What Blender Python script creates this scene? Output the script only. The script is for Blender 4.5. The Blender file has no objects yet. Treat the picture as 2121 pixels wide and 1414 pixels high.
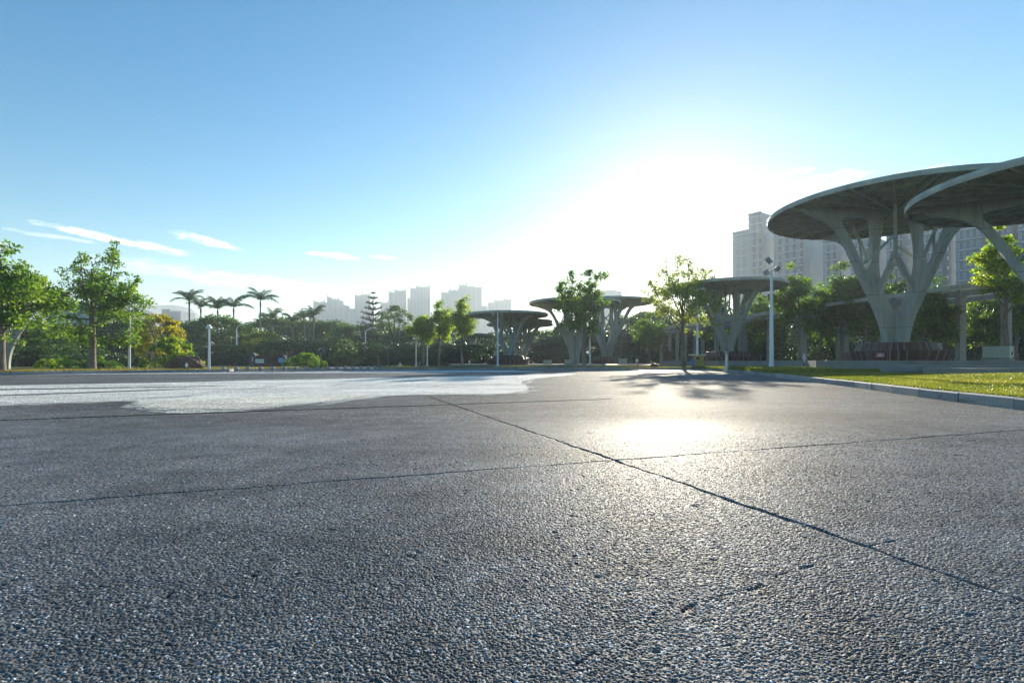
import bpy, bmesh, math, random
import numpy as np
from mathutils import Vector, Matrix, Quaternion
R = math.radians
sc = bpy.context.scene
col = sc.collection
F = 1040.0          # focal length in pixels of the 2121 px wide photograph
EYE = 0.55          # camera height
HZ = 749.0          # horizon row

# ------------------------------------------------------------ camera, sky, sun, exposure
cd = bpy.data.cameras.new('camera'); cam = bpy.data.objects.new('camera', cd); col.objects.link(cam)
cd.sensor_width = 36.0; cd.lens = 36.0 * F / 2121.0
cd.shift_y = (HZ - 707.0) / 2121.0
cd.clip_start = 0.05; cd.clip_end = 8000
cam.location = (0, 0, EYE); cam.rotation_euler = (R(90), 0, 0)
sc.camera = cam

SUN_AZ, SUN_EL = R(17.8), R(15.0)
W = bpy.data.worlds.new("World"); sc.world = W; W.use_nodes = True
wn, wl = W.node_tree.nodes, W.node_tree.links
wn.clear()
wo = wn.new('ShaderNodeOutputWorld'); wb = wn.new('ShaderNodeBackground')
sky = wn.new('ShaderNodeTexSky'); sky.sky_type = 'NISHITA'; sky.sun_disc = False
sky.sun_elevation = SUN_EL; sky.sun_rotation = SUN_AZ
sky.air_density = 1.0; sky.dust_density = 0.13; sky.ozone_density = 1.0; sky.altitude = 0
wb.inputs['Strength'].default_value = 0.083
wl.new(wb.outputs[0], wo.inputs[0])
# thin streaks of cloud low in the sky, by direction
tc = wn.new('ShaderNodeTexCoord')
sep = wn.new('ShaderNodeSeparateXYZ'); wl.new(tc.outputs['Generated'], sep.inputs[0])
def wmath(op, a, b=None, c=None):
    n = wn.new('ShaderNodeMath'); n.operation = op
    for i, v in enumerate((a, b, c)):
        if v is None: continue
        if isinstance(v, (int, float)): n.inputs[i].default_value = v
        else: wl.new(v, n.inputs[i])
    return n.outputs[0]
def wsmooth(v, a, b):
    n = wn.new('ShaderNodeMapRange'); n.interpolation_type = 'SMOOTHSTEP'
    wl.new(v, n.inputs[0]); n.inputs[1].default_value = a; n.inputs[2].default_value = b
    return n.outputs[0]
az = wmath('ARCTAN2', sep.outputs[0], sep.outputs[1])          # 0 ahead, + to the right
el = wmath('ARCSINE', sep.outputs[2])
cmb = wn.new('ShaderNodeCombineXYZ')
wl.new(wmath('MULTIPLY', az, 26.0), cmb.inputs[0]); wl.new(wmath('MULTIPLY', el, 80.0), cmb.inputs[1])
cn = wn.new('ShaderNodeTexNoise'); cn.inputs['Scale'].default_value = 1.0; cn.inputs['Detail'].default_value = 7; cn.inputs['Roughness'].default_value = .62
wl.new(cmb.outputs[0], cn.inputs['Vector'])
def ang(px, y):
    x = (px - 1060.5) / F; z = (HZ - y) / F; r = math.sqrt(x * x + 1)
    return math.atan(x), math.atan2(z, r)
clouds = None
# centre pixel, half sizes in radians, tilt, strength
for (px, y, ha, he, tl, st) in ((110, 490, .045, .0055, -.05, .85), (250, 499, .11, .008, -.12, 1.0), (340, 513, .04, .006, -.16, .9), (425, 499, .06, .010, -.16, 1.0),
                               (692, 529, .055, .008, -.05, .9), (795, 533, .03, .0055, 0, .8), (560, 590, .26, .021, -.09, .60), (360, 566, .13, .012, -.06, .35),
                               (1690, 378, .085, .017, .02, .55), (1640, 358, .035, .008, 0, .45), (1900, 356, .05, .006, .05, .5), (1000, 575, .12, .012, 0, .4), (-40, 496, .05, .007, -.1, .7)):
    a0, e0 = ang(px, y); he *= .72; ha *= .9; st *= .85
    da = wmath('SUBTRACT', az, a0)
    de = wmath('SUBTRACT', wmath('SUBTRACT', el, e0), wmath('MULTIPLY', da, tl))
    d2 = wmath('ADD', wmath('POWER', wmath('ABSOLUTE', wmath('DIVIDE', da, ha)), 2.0), wmath('POWER', wmath('ABSOLUTE', wmath('DIVIDE', de, he)), 2.0))
    m = wmath('MULTIPLY', wmath('SUBTRACT', 1.35, wmath('ADD', d2, wmath('MULTIPLY', wmath('SUBTRACT', cn.outputs[0], .5), -5.0))), .75)
    mm = wn.new('ShaderNodeMath'); mm.operation = 'MULTIPLY'; mm.use_clamp = True
    wl.new(wsmooth(m, 0.0, 1.1), mm.inputs[0]); mm.inputs[1].default_value = st
    clouds = mm.outputs[0] if clouds is None else wmath('MAXIMUM', clouds, mm.outputs[0])
mx = wn.new('ShaderNodeMix'); mx.data_type = 'RGBA'
CLOUDCOL = mx.inputs[7]; CLOUDCOL.default_value = (9.0, 9.4, 9.8, 1)
hs = wn.new('ShaderNodeHueSaturation'); hs.inputs['Saturation'].default_value = 1.64; wl.new(sky.outputs[0], hs.inputs['Color'])
mg = wn.new('ShaderNodeMix'); mg.data_type = 'RGBA'; mg.blend_type = 'MULTIPLY'; mg.inputs[0].default_value = 1; mg.inputs[7].default_value = (1.12, 1.12, 1.06, 1)
wl.new(hs.outputs[0], mg.inputs[6])
wl.new(clouds, mx.inputs[0]); wl.new(mg.outputs[2], mx.inputs[6])
wl.new(mx.outputs[2], wb.inputs['Color'])

sd = bpy.data.lights.new('sun', 'SUN'); sd.energy = 5.0; sd.angle = R(0.53); sd.color = (1.0, .89, .70)
sun = bpy.data.objects.new('sun', sd); col.objects.link(sun)
sdir = Vector((math.sin(SUN_AZ) * math.cos(SUN_EL), math.cos(SUN_AZ) * math.cos(SUN_EL), math.sin(SUN_EL)))
sun.rotation_euler = sdir.to_track_quat('Z', 'Y').to_euler(); sun.location = (40, 120, 60)

sc.view_settings.view_transform = 'Standard'; sc.view_settings.look = 'None'
sc.view_settings.exposure = 1.02; sc.view_settings.gamma = 1
sc.cycles.max_bounces = 6; sc.cycles.transparent_max_bounces = 8; sc.cycles.volume_bounces = 1
sc.cycles.sample_clamp_indirect = 6
sc.cycles.use_denoising = True

# ------------------------------------------------------------ helpers
def G(px, y, z=0.0):
    D = (EYE - z) * F / (y - HZ); return (P(px, D), D)
def P(px, D): return (px - 1060.5) / F * D
def Z(y, D): return EYE + (HZ - y) / F * D
def link(o, parent=None):
    col.objects.link(o)
    if parent is not None: o.parent = parent
    return o
def tag(o, label=None, cat=None, group=None, kind=None):
    if label: o['label'] = label
    if cat: o['category'] = cat
    if group: o['group'] = group
    if kind: o['kind'] = kind
    return o
def empty(name, loc, label, cat, group=None, rz=0):
    o = bpy.data.objects.new(name, None); o.empty_display_size = .2
    o.location = loc; o.rotation_euler = (0, 0, rz); col.objects.link(o)
    return tag(o, label, cat, group)
def children(o): return [c for c in bpy.data.objects if c.parent == o]
def copy_tree(o, parent=None):
    c = o.copy(); col.objects.link(c)
    if parent is not None: c.parent = parent
    for ch in children(o): copy_tree(ch, c)
    return c

class MB:
    """collects shapes, then links them as ONE mesh object"""
    def __init__(s): s.v = []; s.f = []; s.sm = []
    def add(s, vs, fs, smooth=False):
        n = len(s.v); s.v.extend([tuple(x) for x in vs]); s.f.extend([tuple(i + n for i in q) for q in fs]); s.sm.extend([smooth] * len(fs))
    def box(s, c, d, rz=0, M=None):
        x, y, z = d[0] / 2, d[1] / 2, d[2] / 2
        vs = [Vector((a * x, b * y, e * z)) for e in (-1, 1) for a, b in ((-1, -1), (1, -1), (1, 1), (-1, 1))]
        m = Matrix.Translation(c) @ (M if M is not None else Matrix.Rotation(rz, 4, 'Z'))
        s.add([m @ v for v in vs], [(3, 2, 1, 0), (4, 5, 6, 7), (0, 1, 5, 4), (1, 2, 6, 5), (2, 3, 7, 6), (3, 0, 4, 7)])
        return s
    def bbox(s, x0, x1, y0, y1, z0, z1): return s.box(((x0 + x1) / 2, (y0 + y1) / 2, (z0 + z1) / 2), (x1 - x0, y1 - y0, z1 - z0))
    def bar(s, a, b, w, h):
        """box section from a to b, h measured up"""
        a = Vector(a); b = Vector(b); d = b - a; L = d.length
        if L < 1e-6: return s
        t = d / L; up = Vector((0, 0, 1)) if abs(t.z) < .98 else Vector((0, 1, 0))
        sx = t.cross(up).normalized(); uz = sx.cross(t)
        M = Matrix((sx, t, uz)).transposed().to_4x4()
        return s.box((a + b) / 2, (w, L, h), M=M)
    def tube(s, pts, rad, n=8, cap=True, smooth=True):
        pts = [Vector(p) for p in pts]
        if isinstance(rad, (int, float)): rad = [rad] * len(pts)
        vs = []; prev = None
        for i, p in enumerate(pts):
            t = (pts[min(i + 1, len(pts) - 1)] - pts[max(i - 1, 0)])
            if t.length < 1e-9: t = Vector((0, 0, 1))
            t.normalize()
            if prev is None:
                u = t.orthogonal().normalized()
            else:
                u = (prev - t * prev.dot(t))
                u = u.normalized() if u.length > 1e-6 else t.orthogonal().normalized()
            prev = u; w = t.cross(u)
            for k in range(n):
                a = 2 * math.pi * k / n
                vs.append(p + (u * math.cos(a) + w * math.sin(a)) * rad[i])
        fs = [(i * n + k, i * n + (k + 1) % n, (i + 1) * n + (k + 1) % n, (i + 1) * n + k) for i in range(len(pts) - 1) for k in range(n)]
        s.add(vs, fs, smooth)
        if cap:
            m = len(pts) - 1
            s.add(vs[:n], [tuple(range(n - 1, -1, -1))]); s.add(vs[m * n:], [tuple(range(n))])
        return s
    def lathe(s, prof, n=24, c=(0, 0, 0), smooth=True, a0=0, a1=2 * math.pi):
        full = abs(a1 - a0 - 2 * math.pi) < 1e-6
        m = n if full else n + 1
        vs = []
        for (r, z) in prof:
            for k in range(m):
                a = a0 + (a1 - a0) * k / n
                vs.append((c[0] + r * math.cos(a), c[1] + r * math.sin(a), c[2] + z))
        fs = []
        for i in range(len(prof) - 1):
            for k in range(n):
                k2 = (k + 1) % m
                fs.append((i * m + k, i * m + k2, (i + 1) * m + k2, (i + 1) * m + k))
        s.add(vs, fs, smooth)
        return s
    def build(s, name, mat, parent=None):
        me = bpy.data.meshes.new(name); me.from_pydata(s.v, [], s.f); me.materials.append(mat)
        me.polygons.foreach_set('use_smooth', s.sm); me.update()
        return link(bpy.data.objects.new(name, me), parent)

def np_mesh(name, V, nper, mat, parent=None, smooth=False):
    """V: (n*nper,3) independent polygons"""
    V = np.asarray(V, dtype=np.float32); n = len(V) // nper
    me = bpy.data.meshes.new(name)
    me.vertices.add(len(V)); me.vertices.foreach_set('co', V.ravel())
    me.loops.add(len(V)); me.loops.foreach_set('vertex_index', np.arange(len(V), dtype=np.int32))
    me.polygons.add(n); me.polygons.foreach_set('loop_start', np.arange(n, dtype=np.int32) * nper)
    me.update(calc_edges=True); me.materials.append(mat)
    return link(bpy.data.objects.new(name, me), parent)

# ------------------------------------------------------------ materials
class NT:
    def __init__(s, name):
        s.m = bpy.data.materials.new(name); s.m.use_nodes = True
        s.t = s.m.node_tree; s.n = s.t.nodes; s.b = s.n['Principled BSDF']; s.o = s.n['Material Output']
    def new(s, k, **kw):
        x = s.n.new(k)
        for a, v in kw.items(): setattr(x, a, v)
        return x
    def l(s, a, b): s.t.links.new(a, b)
    def val(s, sock, v):
        if isinstance(v, (int, float, tuple, list)): sock.default_value = v
        else: s.l(v, sock)
    def math(s, op, a, b=None, c=None, clamp=False):
        x = s.new('ShaderNodeMath', operation=op, use_clamp=clamp)
        for i, v in enumerate((a, b, c)):
            if v is not None: s.val(x.inputs[i], v)
        return x.outputs[0]
    def noise(s, vec, scale, detail=4, rough=.55):
        x = s.new('ShaderNodeTexNoise'); s.l(vec, x.inputs['Vector']); x.inputs['Scale'].default_value = scale
        x.inputs['Detail'].default_value = detail; x.inputs['Roughness'].default_value = rough
        return x.outputs[0]
    def vor(s, vec, scale, out='Distance', feat='F1', rnd=1.0):
        x = s.new('ShaderNodeTexVoronoi', feature=feat); s.l(vec, x.inputs['Vector']); x.inputs['Scale'].default_value = scale
        x.inputs['Randomness'].default_value = rnd
        return x
    def ramp(s, fac, stops):
        x = s.new('ShaderNodeValToRGB'); s.l(fac, x.inputs[0]); e = x.color_ramp.elements
        while len(e) < len(stops): e.new(.5)
        for i, (p, c) in enumerate(stops):
            e[i].position = p; e[i].color = (c[0], c[1], c[2], 1) if isinstance(c, tuple) else (c, c, c, 1)
        return x.outputs[0]
    def mix(s, fac, a, b, blend='MIX'):
        x = s.new('ShaderNodeMix', data_type='RGBA', blend_type=blend)
        s.val(x.inputs[0], fac)
        for i, v in ((6, a), (7, b)):
            if isinstance(v, tuple): x.inputs[i].default_value = (v[0], v[1], v[2], 1)
            else: s.l(v, x.inputs[i])
        return x.outputs[2]
    def sstep(s, v, a, b, lo=0.0, hi=1.0):
        x = s.new('ShaderNodeMapRange', interpolation_type='SMOOTHSTEP')
        s.val(x.inputs[0], v)
        for i, q in ((1, a), (2, b), (3, lo), (4, hi)): x.inputs[i].default_value = q
        return x.outputs[0]
    def bump(s, h, strength=.5, dist=.01, normal=None):
        x = s.new('ShaderNodeBump'); s.l(h, x.inputs['Height']); x.inputs['Strength'].default_value = strength
        x.inputs['Distance'].default_value = dist
        if normal is not None: s.l(normal, x.inputs['Normal'])
        return x.outputs[0]
    def obj(s): return s.new('ShaderNodeTexCoord').outputs['Object']
    def scaled(s, vec, sx, sy, sz):
        x = s.new('ShaderNodeMapping'); s.l(vec, x.inputs[0]); x.inputs['Scale'].default_value = (sx, sy, sz)
        return x.outputs[0]

def simple(name, c, rough=.6, var=.25, vs=3.0, metal=0.0, bump=.0, bs=40, spec=.5, streak=False):
    t = NT(name); v = t.obj()
    n1 = t.noise(v, vs, 5)
    if streak: n1 = t.noise(t.scaled(v, 6, 6, .6), vs, 5, .65)
    lo = tuple(x * (1 - var) for x in c); hi = tuple(min(1, x * (1 + var)) for x in c)
    t.l(t.ramp(n1, [(.3, lo), (.7, hi)]), t.b.inputs['Base Color'])
    t.b.inputs['Roughness'].default_value = rough; t.b.inputs['Metallic'].default_value = metal
    t.b.inputs['Specular IOR Level'].default_value = spec
    if bump: t.l(t.bump(t.noise(v, bs, 4), bump, .01), t.b.inputs['Normal'])
    return t.m

def leaf_mat(name, dark, mid, light, trans=.5, tint=1.25, scale=.8):
    t = NT(name); v = t.obj()
    g = t.new('ShaderNodeNewGeometry')
    rnd = g.outputs['Random Per Island']
    f = t.math('ADD', t.math('MULTIPLY', t.noise(v, scale, 3), .75), t.math('MULTIPLY', rnd, .35))
    c = t.ramp(f, [(.32, dark), (.52, mid), (.78, light)])
    t.l(c, t.b.inputs['Base Color']); t.b.inputs['Roughness'].default_value = .42
    t.b.inputs['Specular IOR Level'].default_value = .45
    tr = t.new('ShaderNodeBsdfTranslucent')
    t.l(t.mix(1.0, c, (1.15 * tint, 1.25 * tint, .45 * tint), 'MULTIPLY'), tr.inputs[0])
    ms = t.new('ShaderNodeMixShader'); ms.inputs[0].default_value = trans
    t.l(t.b.outputs[0], ms.inputs[1]); t.l(tr.outputs[0], ms.inputs[2]); t.l(ms.outputs[0], t.o.inputs[0])
    return t.m

CELL = [(0, .5), (.5, .9), (.84, 1.3), (.94, 2.2), (.975, 5.0)]  # tone per stone; brightest step gives pale stones and painted glints
def aggregate(name, dark, light, joints=False, cover=0.0):
    """exposed pebbles set in binder; joints are the saw cuts of the slabs"""
    t = NT(name); v = t.obj()
    warp = t.new('ShaderNodeVectorMath', operation='ADD')
    nz = t.new('ShaderNodeTexNoise'); t.l(v, nz.inputs['Vector']); nz.inputs['Scale'].default_value = 90; nz.inputs['Detail'].default_value = 2
    sc_ = t.new('ShaderNodeVectorMath', operation='SCALE'); t.l(nz.outputs['Color'], sc_.inputs[0]); sc_.inputs['Scale'].default_value = .006
    t.l(v, warp.inputs[0]); t.l(sc_.outputs[0], warp.inputs[1]); wv = warp.outputs[0]
    va = t.vor(t.scaled(wv, 1.0, 1.25, 0), 150); vb = t.vor(t.scaled(wv, 1.1, 1, 0), 300)
    d1, d2 = va.outputs['Distance'], vb.outputs['Distance']
    h = t.math('ADD', t.math('SUBTRACT', 1.0, t.math('POWER', d1, 1.6)), t.math('MULTIPLY', t.math('SUBTRACT', 1.0, d2), .25))
    cellv = t.new('ShaderNodeSeparateColor'); t.l(va.outputs['Color'], cellv.inputs[0])
    h = t.math('ADD', h, t.math('MULTIPLY', cellv.outputs[0], .55))
    big = t.noise(v, .35, 6, .6); mid = t.noise(v, 3.5, 5, .6)
    tone = t.math('ADD', t.math('MULTIPLY', big, .7), t.math('MULTIPLY', mid, .5))
    cell = t.ramp(cellv.outputs[1], CELL)
    base = t.ramp(tone, [(.45, dark), (.74, light)])
    wide = t.noise(t.scaled(v, .5, 1.3, 1), .55, 5, .65)
    base = t.mix(1.0, base, t.ramp(wide, [(.40, .82), (.60, 1.16)]), 'MULTIPLY')
    c = t.mix(1.0, base, cell, 'MULTIPLY')
    gap = t.sstep(d1, .42, .8)
    c = t.mix(t.math('MULTIPLY', gap, .75), c, (.012, .014, .018))  # dark binder gaps, deepened to paint in self-shadow the bump lacks
    hue = t.mix(t.math('MULTIPLY', cellv.outputs[2], .5), (1, 1, 1), (1.18, .98, .78))
    c = t.mix(1.0, c, hue, 'MULTIPLY')
    # larger flecks: sun glints painted as pale specks, dark pits, trodden and swept patches
    vc = t.vor(wv, 26); sc2 = t.new('ShaderNodeSeparateColor'); t.l(vc.outputs['Color'], sc2.inputs[0])
    fl = t.math('MULTIPLY', t.math('LESS_THAN', vc.outputs['Distance'], t.math('MULTIPLY', sc2.outputs[0], .30)), t.math('GREATER_THAN', sc2.outputs[1], .72))
    c = t.mix(t.math('MULTIPLY', fl, .8), c, (.5, .5, .48))
    pt = t.math('MULTIPLY', t.math('LESS_THAN', vc.outputs['Distance'], .34), t.math('LESS_THAN', sc2.outputs[1], .22))
    c = t.mix(t.math('MULTIPLY', pt, .6), c, (.02, .023, .028))
    gr = t.noise(v, 42, 3, .8); c = t.mix(1.0, c, t.ramp(gr, [(.36, .62), (.64, 1.45)]), 'MULTIPLY')
    rough = t.math('ADD', t.math('MULTIPLY', cellv.outputs[2], .25), .62)
    t.b.inputs['Specular IOR Level'].default_value = .15
    if joints:
        sp = t.new('ShaderNodeSeparateXYZ'); t.l(v, sp.inputs[0]); X, Y = sp.outputs[0], sp.outputs[1]
        jn = t.math('MULTIPLY', t.math('SUBTRACT', t.noise(v, 9, 5, .7), .5), .045)
        jm = None
        for (ax, ay, bx, by, hw, s0, s1) in JOINTS:
            dx, dy = bx - ax, by - ay; L = math.hypot(dx, dy); dx /= L; dy /= L
            dist = t.math('ADD', t.math('MULTIPLY', t.math('SUBTRACT', X, ax), -dy), t.math('MULTIPLY', t.math('SUBTRACT', Y, ay), dx))
            dist = t.math('ABSOLUTE', t.math('ADD', dist, jn))
            along = t.math('ADD', t.math('MULTIPLY', t.math('SUBTRACT', X, ax), dx), t.math('MULTIPLY', t.math('SUBTRACT', Y, ay), dy))
            wdt = t.math('MULTIPLY', t.math('ADD', t.noise(v, 4, 4), .45), hw)
            m = t.math('LESS_THAN', dist, wdt)
            m = t.math('MULTIPLY', m, t.math('GREATER_THAN', along, s0)); m = t.math('MULTIPLY', m, t.math('LESS_THAN', along, s1))
            jm = m if jm is None else t.math('MAXIMUM', jm, m)
        c = t.mix(jm, c, (.008, .008, .009)); rough = t.math('ADD', rough, t.math('MULTIPLY', jm, .4))
        h = t.math('SUBTRACT', h, t.math('MULTIPLY', jm, 1.6))
        spec = t.math('SUBTRACT', .15, t.math('MULTIPLY', jm, .15)); t.l(spec, t.b.inputs['Specular IOR Level'])
    t.l(c, t.b.inputs['Base Color']); t.val(t.b.inputs['Roughness'], rough)
    bn = t.bump(h, 1.0, .0048)
    t.l(bn, t.b.inputs['Normal'])
    return t

# saw-cut joints: start, end, half width, from/to along (m)
JOINTS = [(-1.36, 8.06, 1.18, 1.16, .013, -.2, 40), (-1.96, 1.92, 4.14, 4.06, .0095, -60, 60), (-4.82, 4.73, 1.46, 7.43, .045, -60, 6.85)]
AGG = aggregate('exposed_aggregate', (.098, .108, .122), (.225, .237, .255), True).m
DARK, LIGHT = (.116, .119, .122), (.275, .276, .276)
def pebble_mat():
    # modelled pebbles near by; where they get too small to model they pass over into the same surface as bump
    t = aggregate('pebble_surface', (.098, .108, .122), (.225, .237, .255), True); v = t.obj()
    pb = t.new('ShaderNodeBsdfPrincipled')
    at = t.new('ShaderNodeVertexColor', layer_name='pebble'); sp = t.new('ShaderNodeSeparateColor'); t.l(at.outputs[0], sp.inputs[0])
    big = t.noise(v, .35, 6, .6); mid = t.noise(v, 3.5, 5, .6)
    tone = t.math('ADD', t.math('MULTIPLY', big, .7), t.math('MULTIPLY', mid, .5))
    wide = t.noise(t.scaled(v, .5, 1.3, 1), .55, 5, .65)
    b0 = t.mix(1.0, t.ramp(tone, [(.45, DARK), (.74, LIGHT)]), t.ramp(wide, [(.40, .82), (.60, 1.16)]), 'MULTIPLY')
    c = t.mix(1.0, b0, t.ramp(sp.outputs[1], CELL), 'MULTIPLY')
    c = t.mix(1.0, c, t.mix(t.math('MULTIPLY', sp.outputs[2], .6), (.95, 1.0, 1.08), (1.22, 1.0, .78)), 'MULTIPLY')
    fine = t.noise(v, 900, 3, .7)
    c = t.mix(1.0, c, t.ramp(fine, [(.3, .75), (.7, 1.25)]), 'MULTIPLY')
    c = t.mix(1.0, c, t.ramp(t.noise(v, 42, 3, .8), [(.36, .9), (.64, 1.12)]), 'MULTIPLY')
    c = t.mix(t.math('LESS_THAN', sp.outputs[0], .01), c, (.010, .011, .014))
    t.l(c, pb.inputs['Base Color']); t.val(pb.inputs['Roughness'], t.math('ADD', t.math('MULTIPLY', sp.outputs[2], .25), .54))
    pb.inputs['Specular IOR Level'].default_value = .19
    t.l(t.bump(fine, .25, .0008), pb.inputs['Normal'])
    sx = t.new('ShaderNodeSeparateXYZ'); t.l(v, sx.inputs[0])
    ms = t.new('ShaderNodeMixShader'); uu = t.math('DIVIDE', t.math('ABSOLUTE', sx.outputs[0]), t.math('ADD', t.math('MULTIPLY', sx.outputs[1], 1.5), .5))
    t.l(t.math('MAXIMUM', t.sstep(sx.outputs[1], 3.4, 5.2), t.sstep(uu, .78, .97)), ms.inputs[0]); t.l(pb.outputs[0], ms.inputs[1]); t.l(t.b.outputs[0], ms.inputs[2]); t.l(ms.outputs[0], t.o.inputs[0])
    return t.m
PEBBLE = pebble_mat()
def paint_mat(name, c, wear):
    t = aggregate(name, c, tuple(min(1, x * 1.25) for x in c), False)
    # worn paint: the pebbles show through in specks
    v = t.obj(); n = t.math('ADD', t.math('MULTIPLY', t.noise(v, 55, 3), .45), t.math('MULTIPLY', t.noise(t.scaled(v, 1, .35, 1), 1.6, 6, .7), .72))
    src = t.b.inputs['Base Color'].links[0].from_socket
    t.l(t.mix(t.sstep(n, wear, wear + .07), src, (.12, .13, .14)), t.b.inputs['Base Color'])
    return t.m
PAINT = paint_mat('worn_white_paint', (.84, .88, .85), .66)
PAINT2 = paint_mat('worn_cream_paint', (.84, .83, .74), .67)
BAND = paint_mat('pale_band', (.52, .56, .58), .66)

M = {}
def steel_mat():
    t = NT('grey_green_painted_steel'); v = t.obj()
    n = t.noise(t.scaled(v, 5, 5, .5), 1.3, 6, .7); st = t.noise(t.scaled(v, 9, 9, .7), 1.1, 5, .75)
    c = t.ramp(n, [(.3, (.25, .28, .265)), (.5, (.36, .40, .385)), (.72, (.45, .49, .47))])
    c = t.mix(t.math('MULTIPLY', t.sstep(st, .56, .72), .65), c, (.12, .105, .08))
    sp = t.new('ShaderNodeSeparateXYZ'); t.l(v, sp.inputs[0])
    se = t.math('LESS_THAN', t.math('FRACT', t.math('MULTIPLY', sp.outputs[2], .62)), .018)
    c = t.mix(t.math('MULTIPLY', se, .6), c, (.08, .085, .08))
    t.l(c, t.b.inputs['Base Color']); t.b.inputs['Roughness'].default_value = .5
    t.l(t.bump(t.noise(v, 14, 4), .08, .01), t.b.inputs['Normal']); return t.m
M['steel'] = steel_mat()
M['steel_dark'] = simple('purlin_steel', (.42, .44, .37), .55, .25, 2)  # one even paint tone for roof ribs and ring purlins
M['panel'] = simple('olive_roof_sheet', (.46, .44, .27), .6, .4, .9, streak=False)
M['rim'] = simple('weathered_rim', (.42, .43, .37), .55, .30, 1.5)
M['pole'] = simple('white_lamp_paint', (.82, .85, .88), .35, .06, 2)
M['lampgrey'] = simple('lamp_housing', (.30, .31, .32), .4, .15, 4)
M['glass'] = simple('lamp_glass', (.55, .6, .6), .1, .1, 4)
M['black'] = simple('black_paint', (.02, .02, .022), .5, .2, 4)
M['stone'] = simple('granite', (.30, .31, .31), .7, .22, 6, bump=.25, bs=60)
M['kerb'] = simple('kerb_granite', (.29, .30, .31), .7, .5, 2.2, bump=.3, bs=50)
def kerb_mat():
    t = NT('kerb_granite_stones'); v = t.obj(); g = t.new('ShaderNodeNewGeometry')
    c = t.ramp(g.outputs['Random Per Island'], [(0, (.22, .235, .25)), (.5, (.30, .31, .32)), (1, (.37, .375, .37))])
    c = t.mix(1.0, c, t.ramp(t.noise(v, 60, 3, .7), [(.35, .75), (.65, 1.2)]), 'MULTIPLY')
    st = t.noise(t.scaled(v, 2.2, 2.2, 7), 1.6, 6, .7)
    c = t.mix(t.math('MULTIPLY', t.sstep(st, .52, .68), .7), c, (.12, .10, .075))
    t.l(c, t.b.inputs['Base Color']); t.b.inputs['Roughness'].default_value = .75
    t.l(t.bump(t.noise(v, 45, 4), .35, .01), t.b.inputs['Normal']); return t.m
M['kerb'] = kerb_mat()
M['paving'] = simple('terrace_paving', (.24, .225, .20), .6, .2, 2, bump=.2, bs=30)
M['plinth'] = simple('plinth_granite', (.22, .235, .24), .6, .2, 1.5, bump=.15, bs=40)
M['road'] = simple('asphalt', (.07, .075, .08), .7, .2, 3, bump=.4, bs=80)
M['cabinet'] = simple('pale_green_cabinet', (.42, .47, .40), .5, .15, 1.5, streak=True)
M['brass'] = simple('ochre_bin_paint', (.42, .30, .075), .45, .2, 3)
M['blue'] = simple('blue_bin_paint', (.03, .16, .55), .4, .1, 3)
M['metal'] = simple('brushed_metal', (.45, .46, .47), .35, .1, 5, metal=.7)
M['red'] = simple('red_notice', (.50, .05, .06), .5, .1, 8)
M['whitep'] = simple('white_panel', (.72, .74, .74), .5, .08, 3)
M['bluep'] = simple('blue_panel', (.10, .40, .75), .4, .1, 3)
M['roofdark'] = simple('dark_roof_tile', (.045, .06, .085), .5, .25, 4)
M['wallgrey'] = simple('grey_wall', (.10, .12, .15), .7, .2, 2)
M['maroon'] = simple('maroon_panel', (.10, .03, .03), .6, .2, 2)
M['bark'] = simple('pale_bark', (.21, .165, .13), .85, .35, 5, bump=.6, bs=14)
M['bark_d'] = simple('dark_bark', (.09, .075, .06), .9, .3, 5, bump=.6, bs=14)
M['palmbark'] = simple('palm_bark', (.24, .25, .23), .8, .2, 5, bump=.4, bs=12)
M['soil'] = simple('dry_soil', (.16, .12, .075), .95, .35, 1.2, bump=.5, bs=12)
M['rock'] = simple('brown_rock', (.14, .075, .05), .8, .45, 2.2, bump=.9, bs=5)
M['tower'] = simple('tower_render', (.24, .28, .31), .8, .1, .05)
M['tower_bay'] = simple('tower_bay', (.14, .18, .23), .6, .1, .05)
M['apt'] = simple('apartment_render', (.36, .38, .40), .8, .1, .2)
M['aptb'] = simple('apartment_slab', (.50, .53, .56), .8, .1, .2)
M['aptr'] = simple('apartment_brick', (.26, .16, .145), .8, .2, .3)
M['aptg'] = simple('apartment_plain_gable', (.36, .39, .42), .85, .08, .1)
M['aptf'] = simple('apartment_front', (.24, .28, .32), .8, .15, .3)
M['win'] = simple('window_glass', (.22, .33, .40), .08, .2, .6)
M['frame'] = simple('window_frame', (.55, .58, .6), .5, .05, 3)
M['skin'] = simple('skin', (.45, .26, .18), .6, .05, 5)
M['cream_cloth'] = simple('cream_cloth', (.62, .55, .42), .9, .08, 9)
M['hill'] = simple('wooded_hill', (.05, .08, .05), .95, .3, .02)

def slat_mat():
    t = NT('weathered_bench_slats'); v = t.obj()
    sp = t.new('ShaderNodeSeparateXYZ'); t.l(v, sp.inputs[0])
    a = t.math('ARCTAN2', sp.outputs[0], sp.outputs[1])
    k = t.math('MULTIPLY', a, 130 / (2 * math.pi))
    wn_ = t.new('ShaderNodeTexWhiteNoise', noise_dimensions='1D'); t.l(t.math('FLOOR', k), wn_.inputs['W'])
    fr = t.math('FRACT', k)
    g = t.math('ADD', t.math('LESS_THAN', fr, .1), t.math('GREATER_THAN', fr, .9))
    n = t.noise(t.scaled(v, 8, 8, 1.2), 3, 5)
    f = t.math('ADD', t.math('MULTIPLY', wn_.outputs[0], .6), t.math('MULTIPLY', n, .5))
    c = t.ramp(f, [(.25, (.055, .022, .02)), (.55, (.12, .055, .045)), (.8, (.20, .15, .135))])
    c = t.mix(g, c, (.006, .005, .005))
    t.l(c, t.b.inputs['Base Color']); t.b.inputs['Roughness'].default_value = .55
    return t.m
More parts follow.
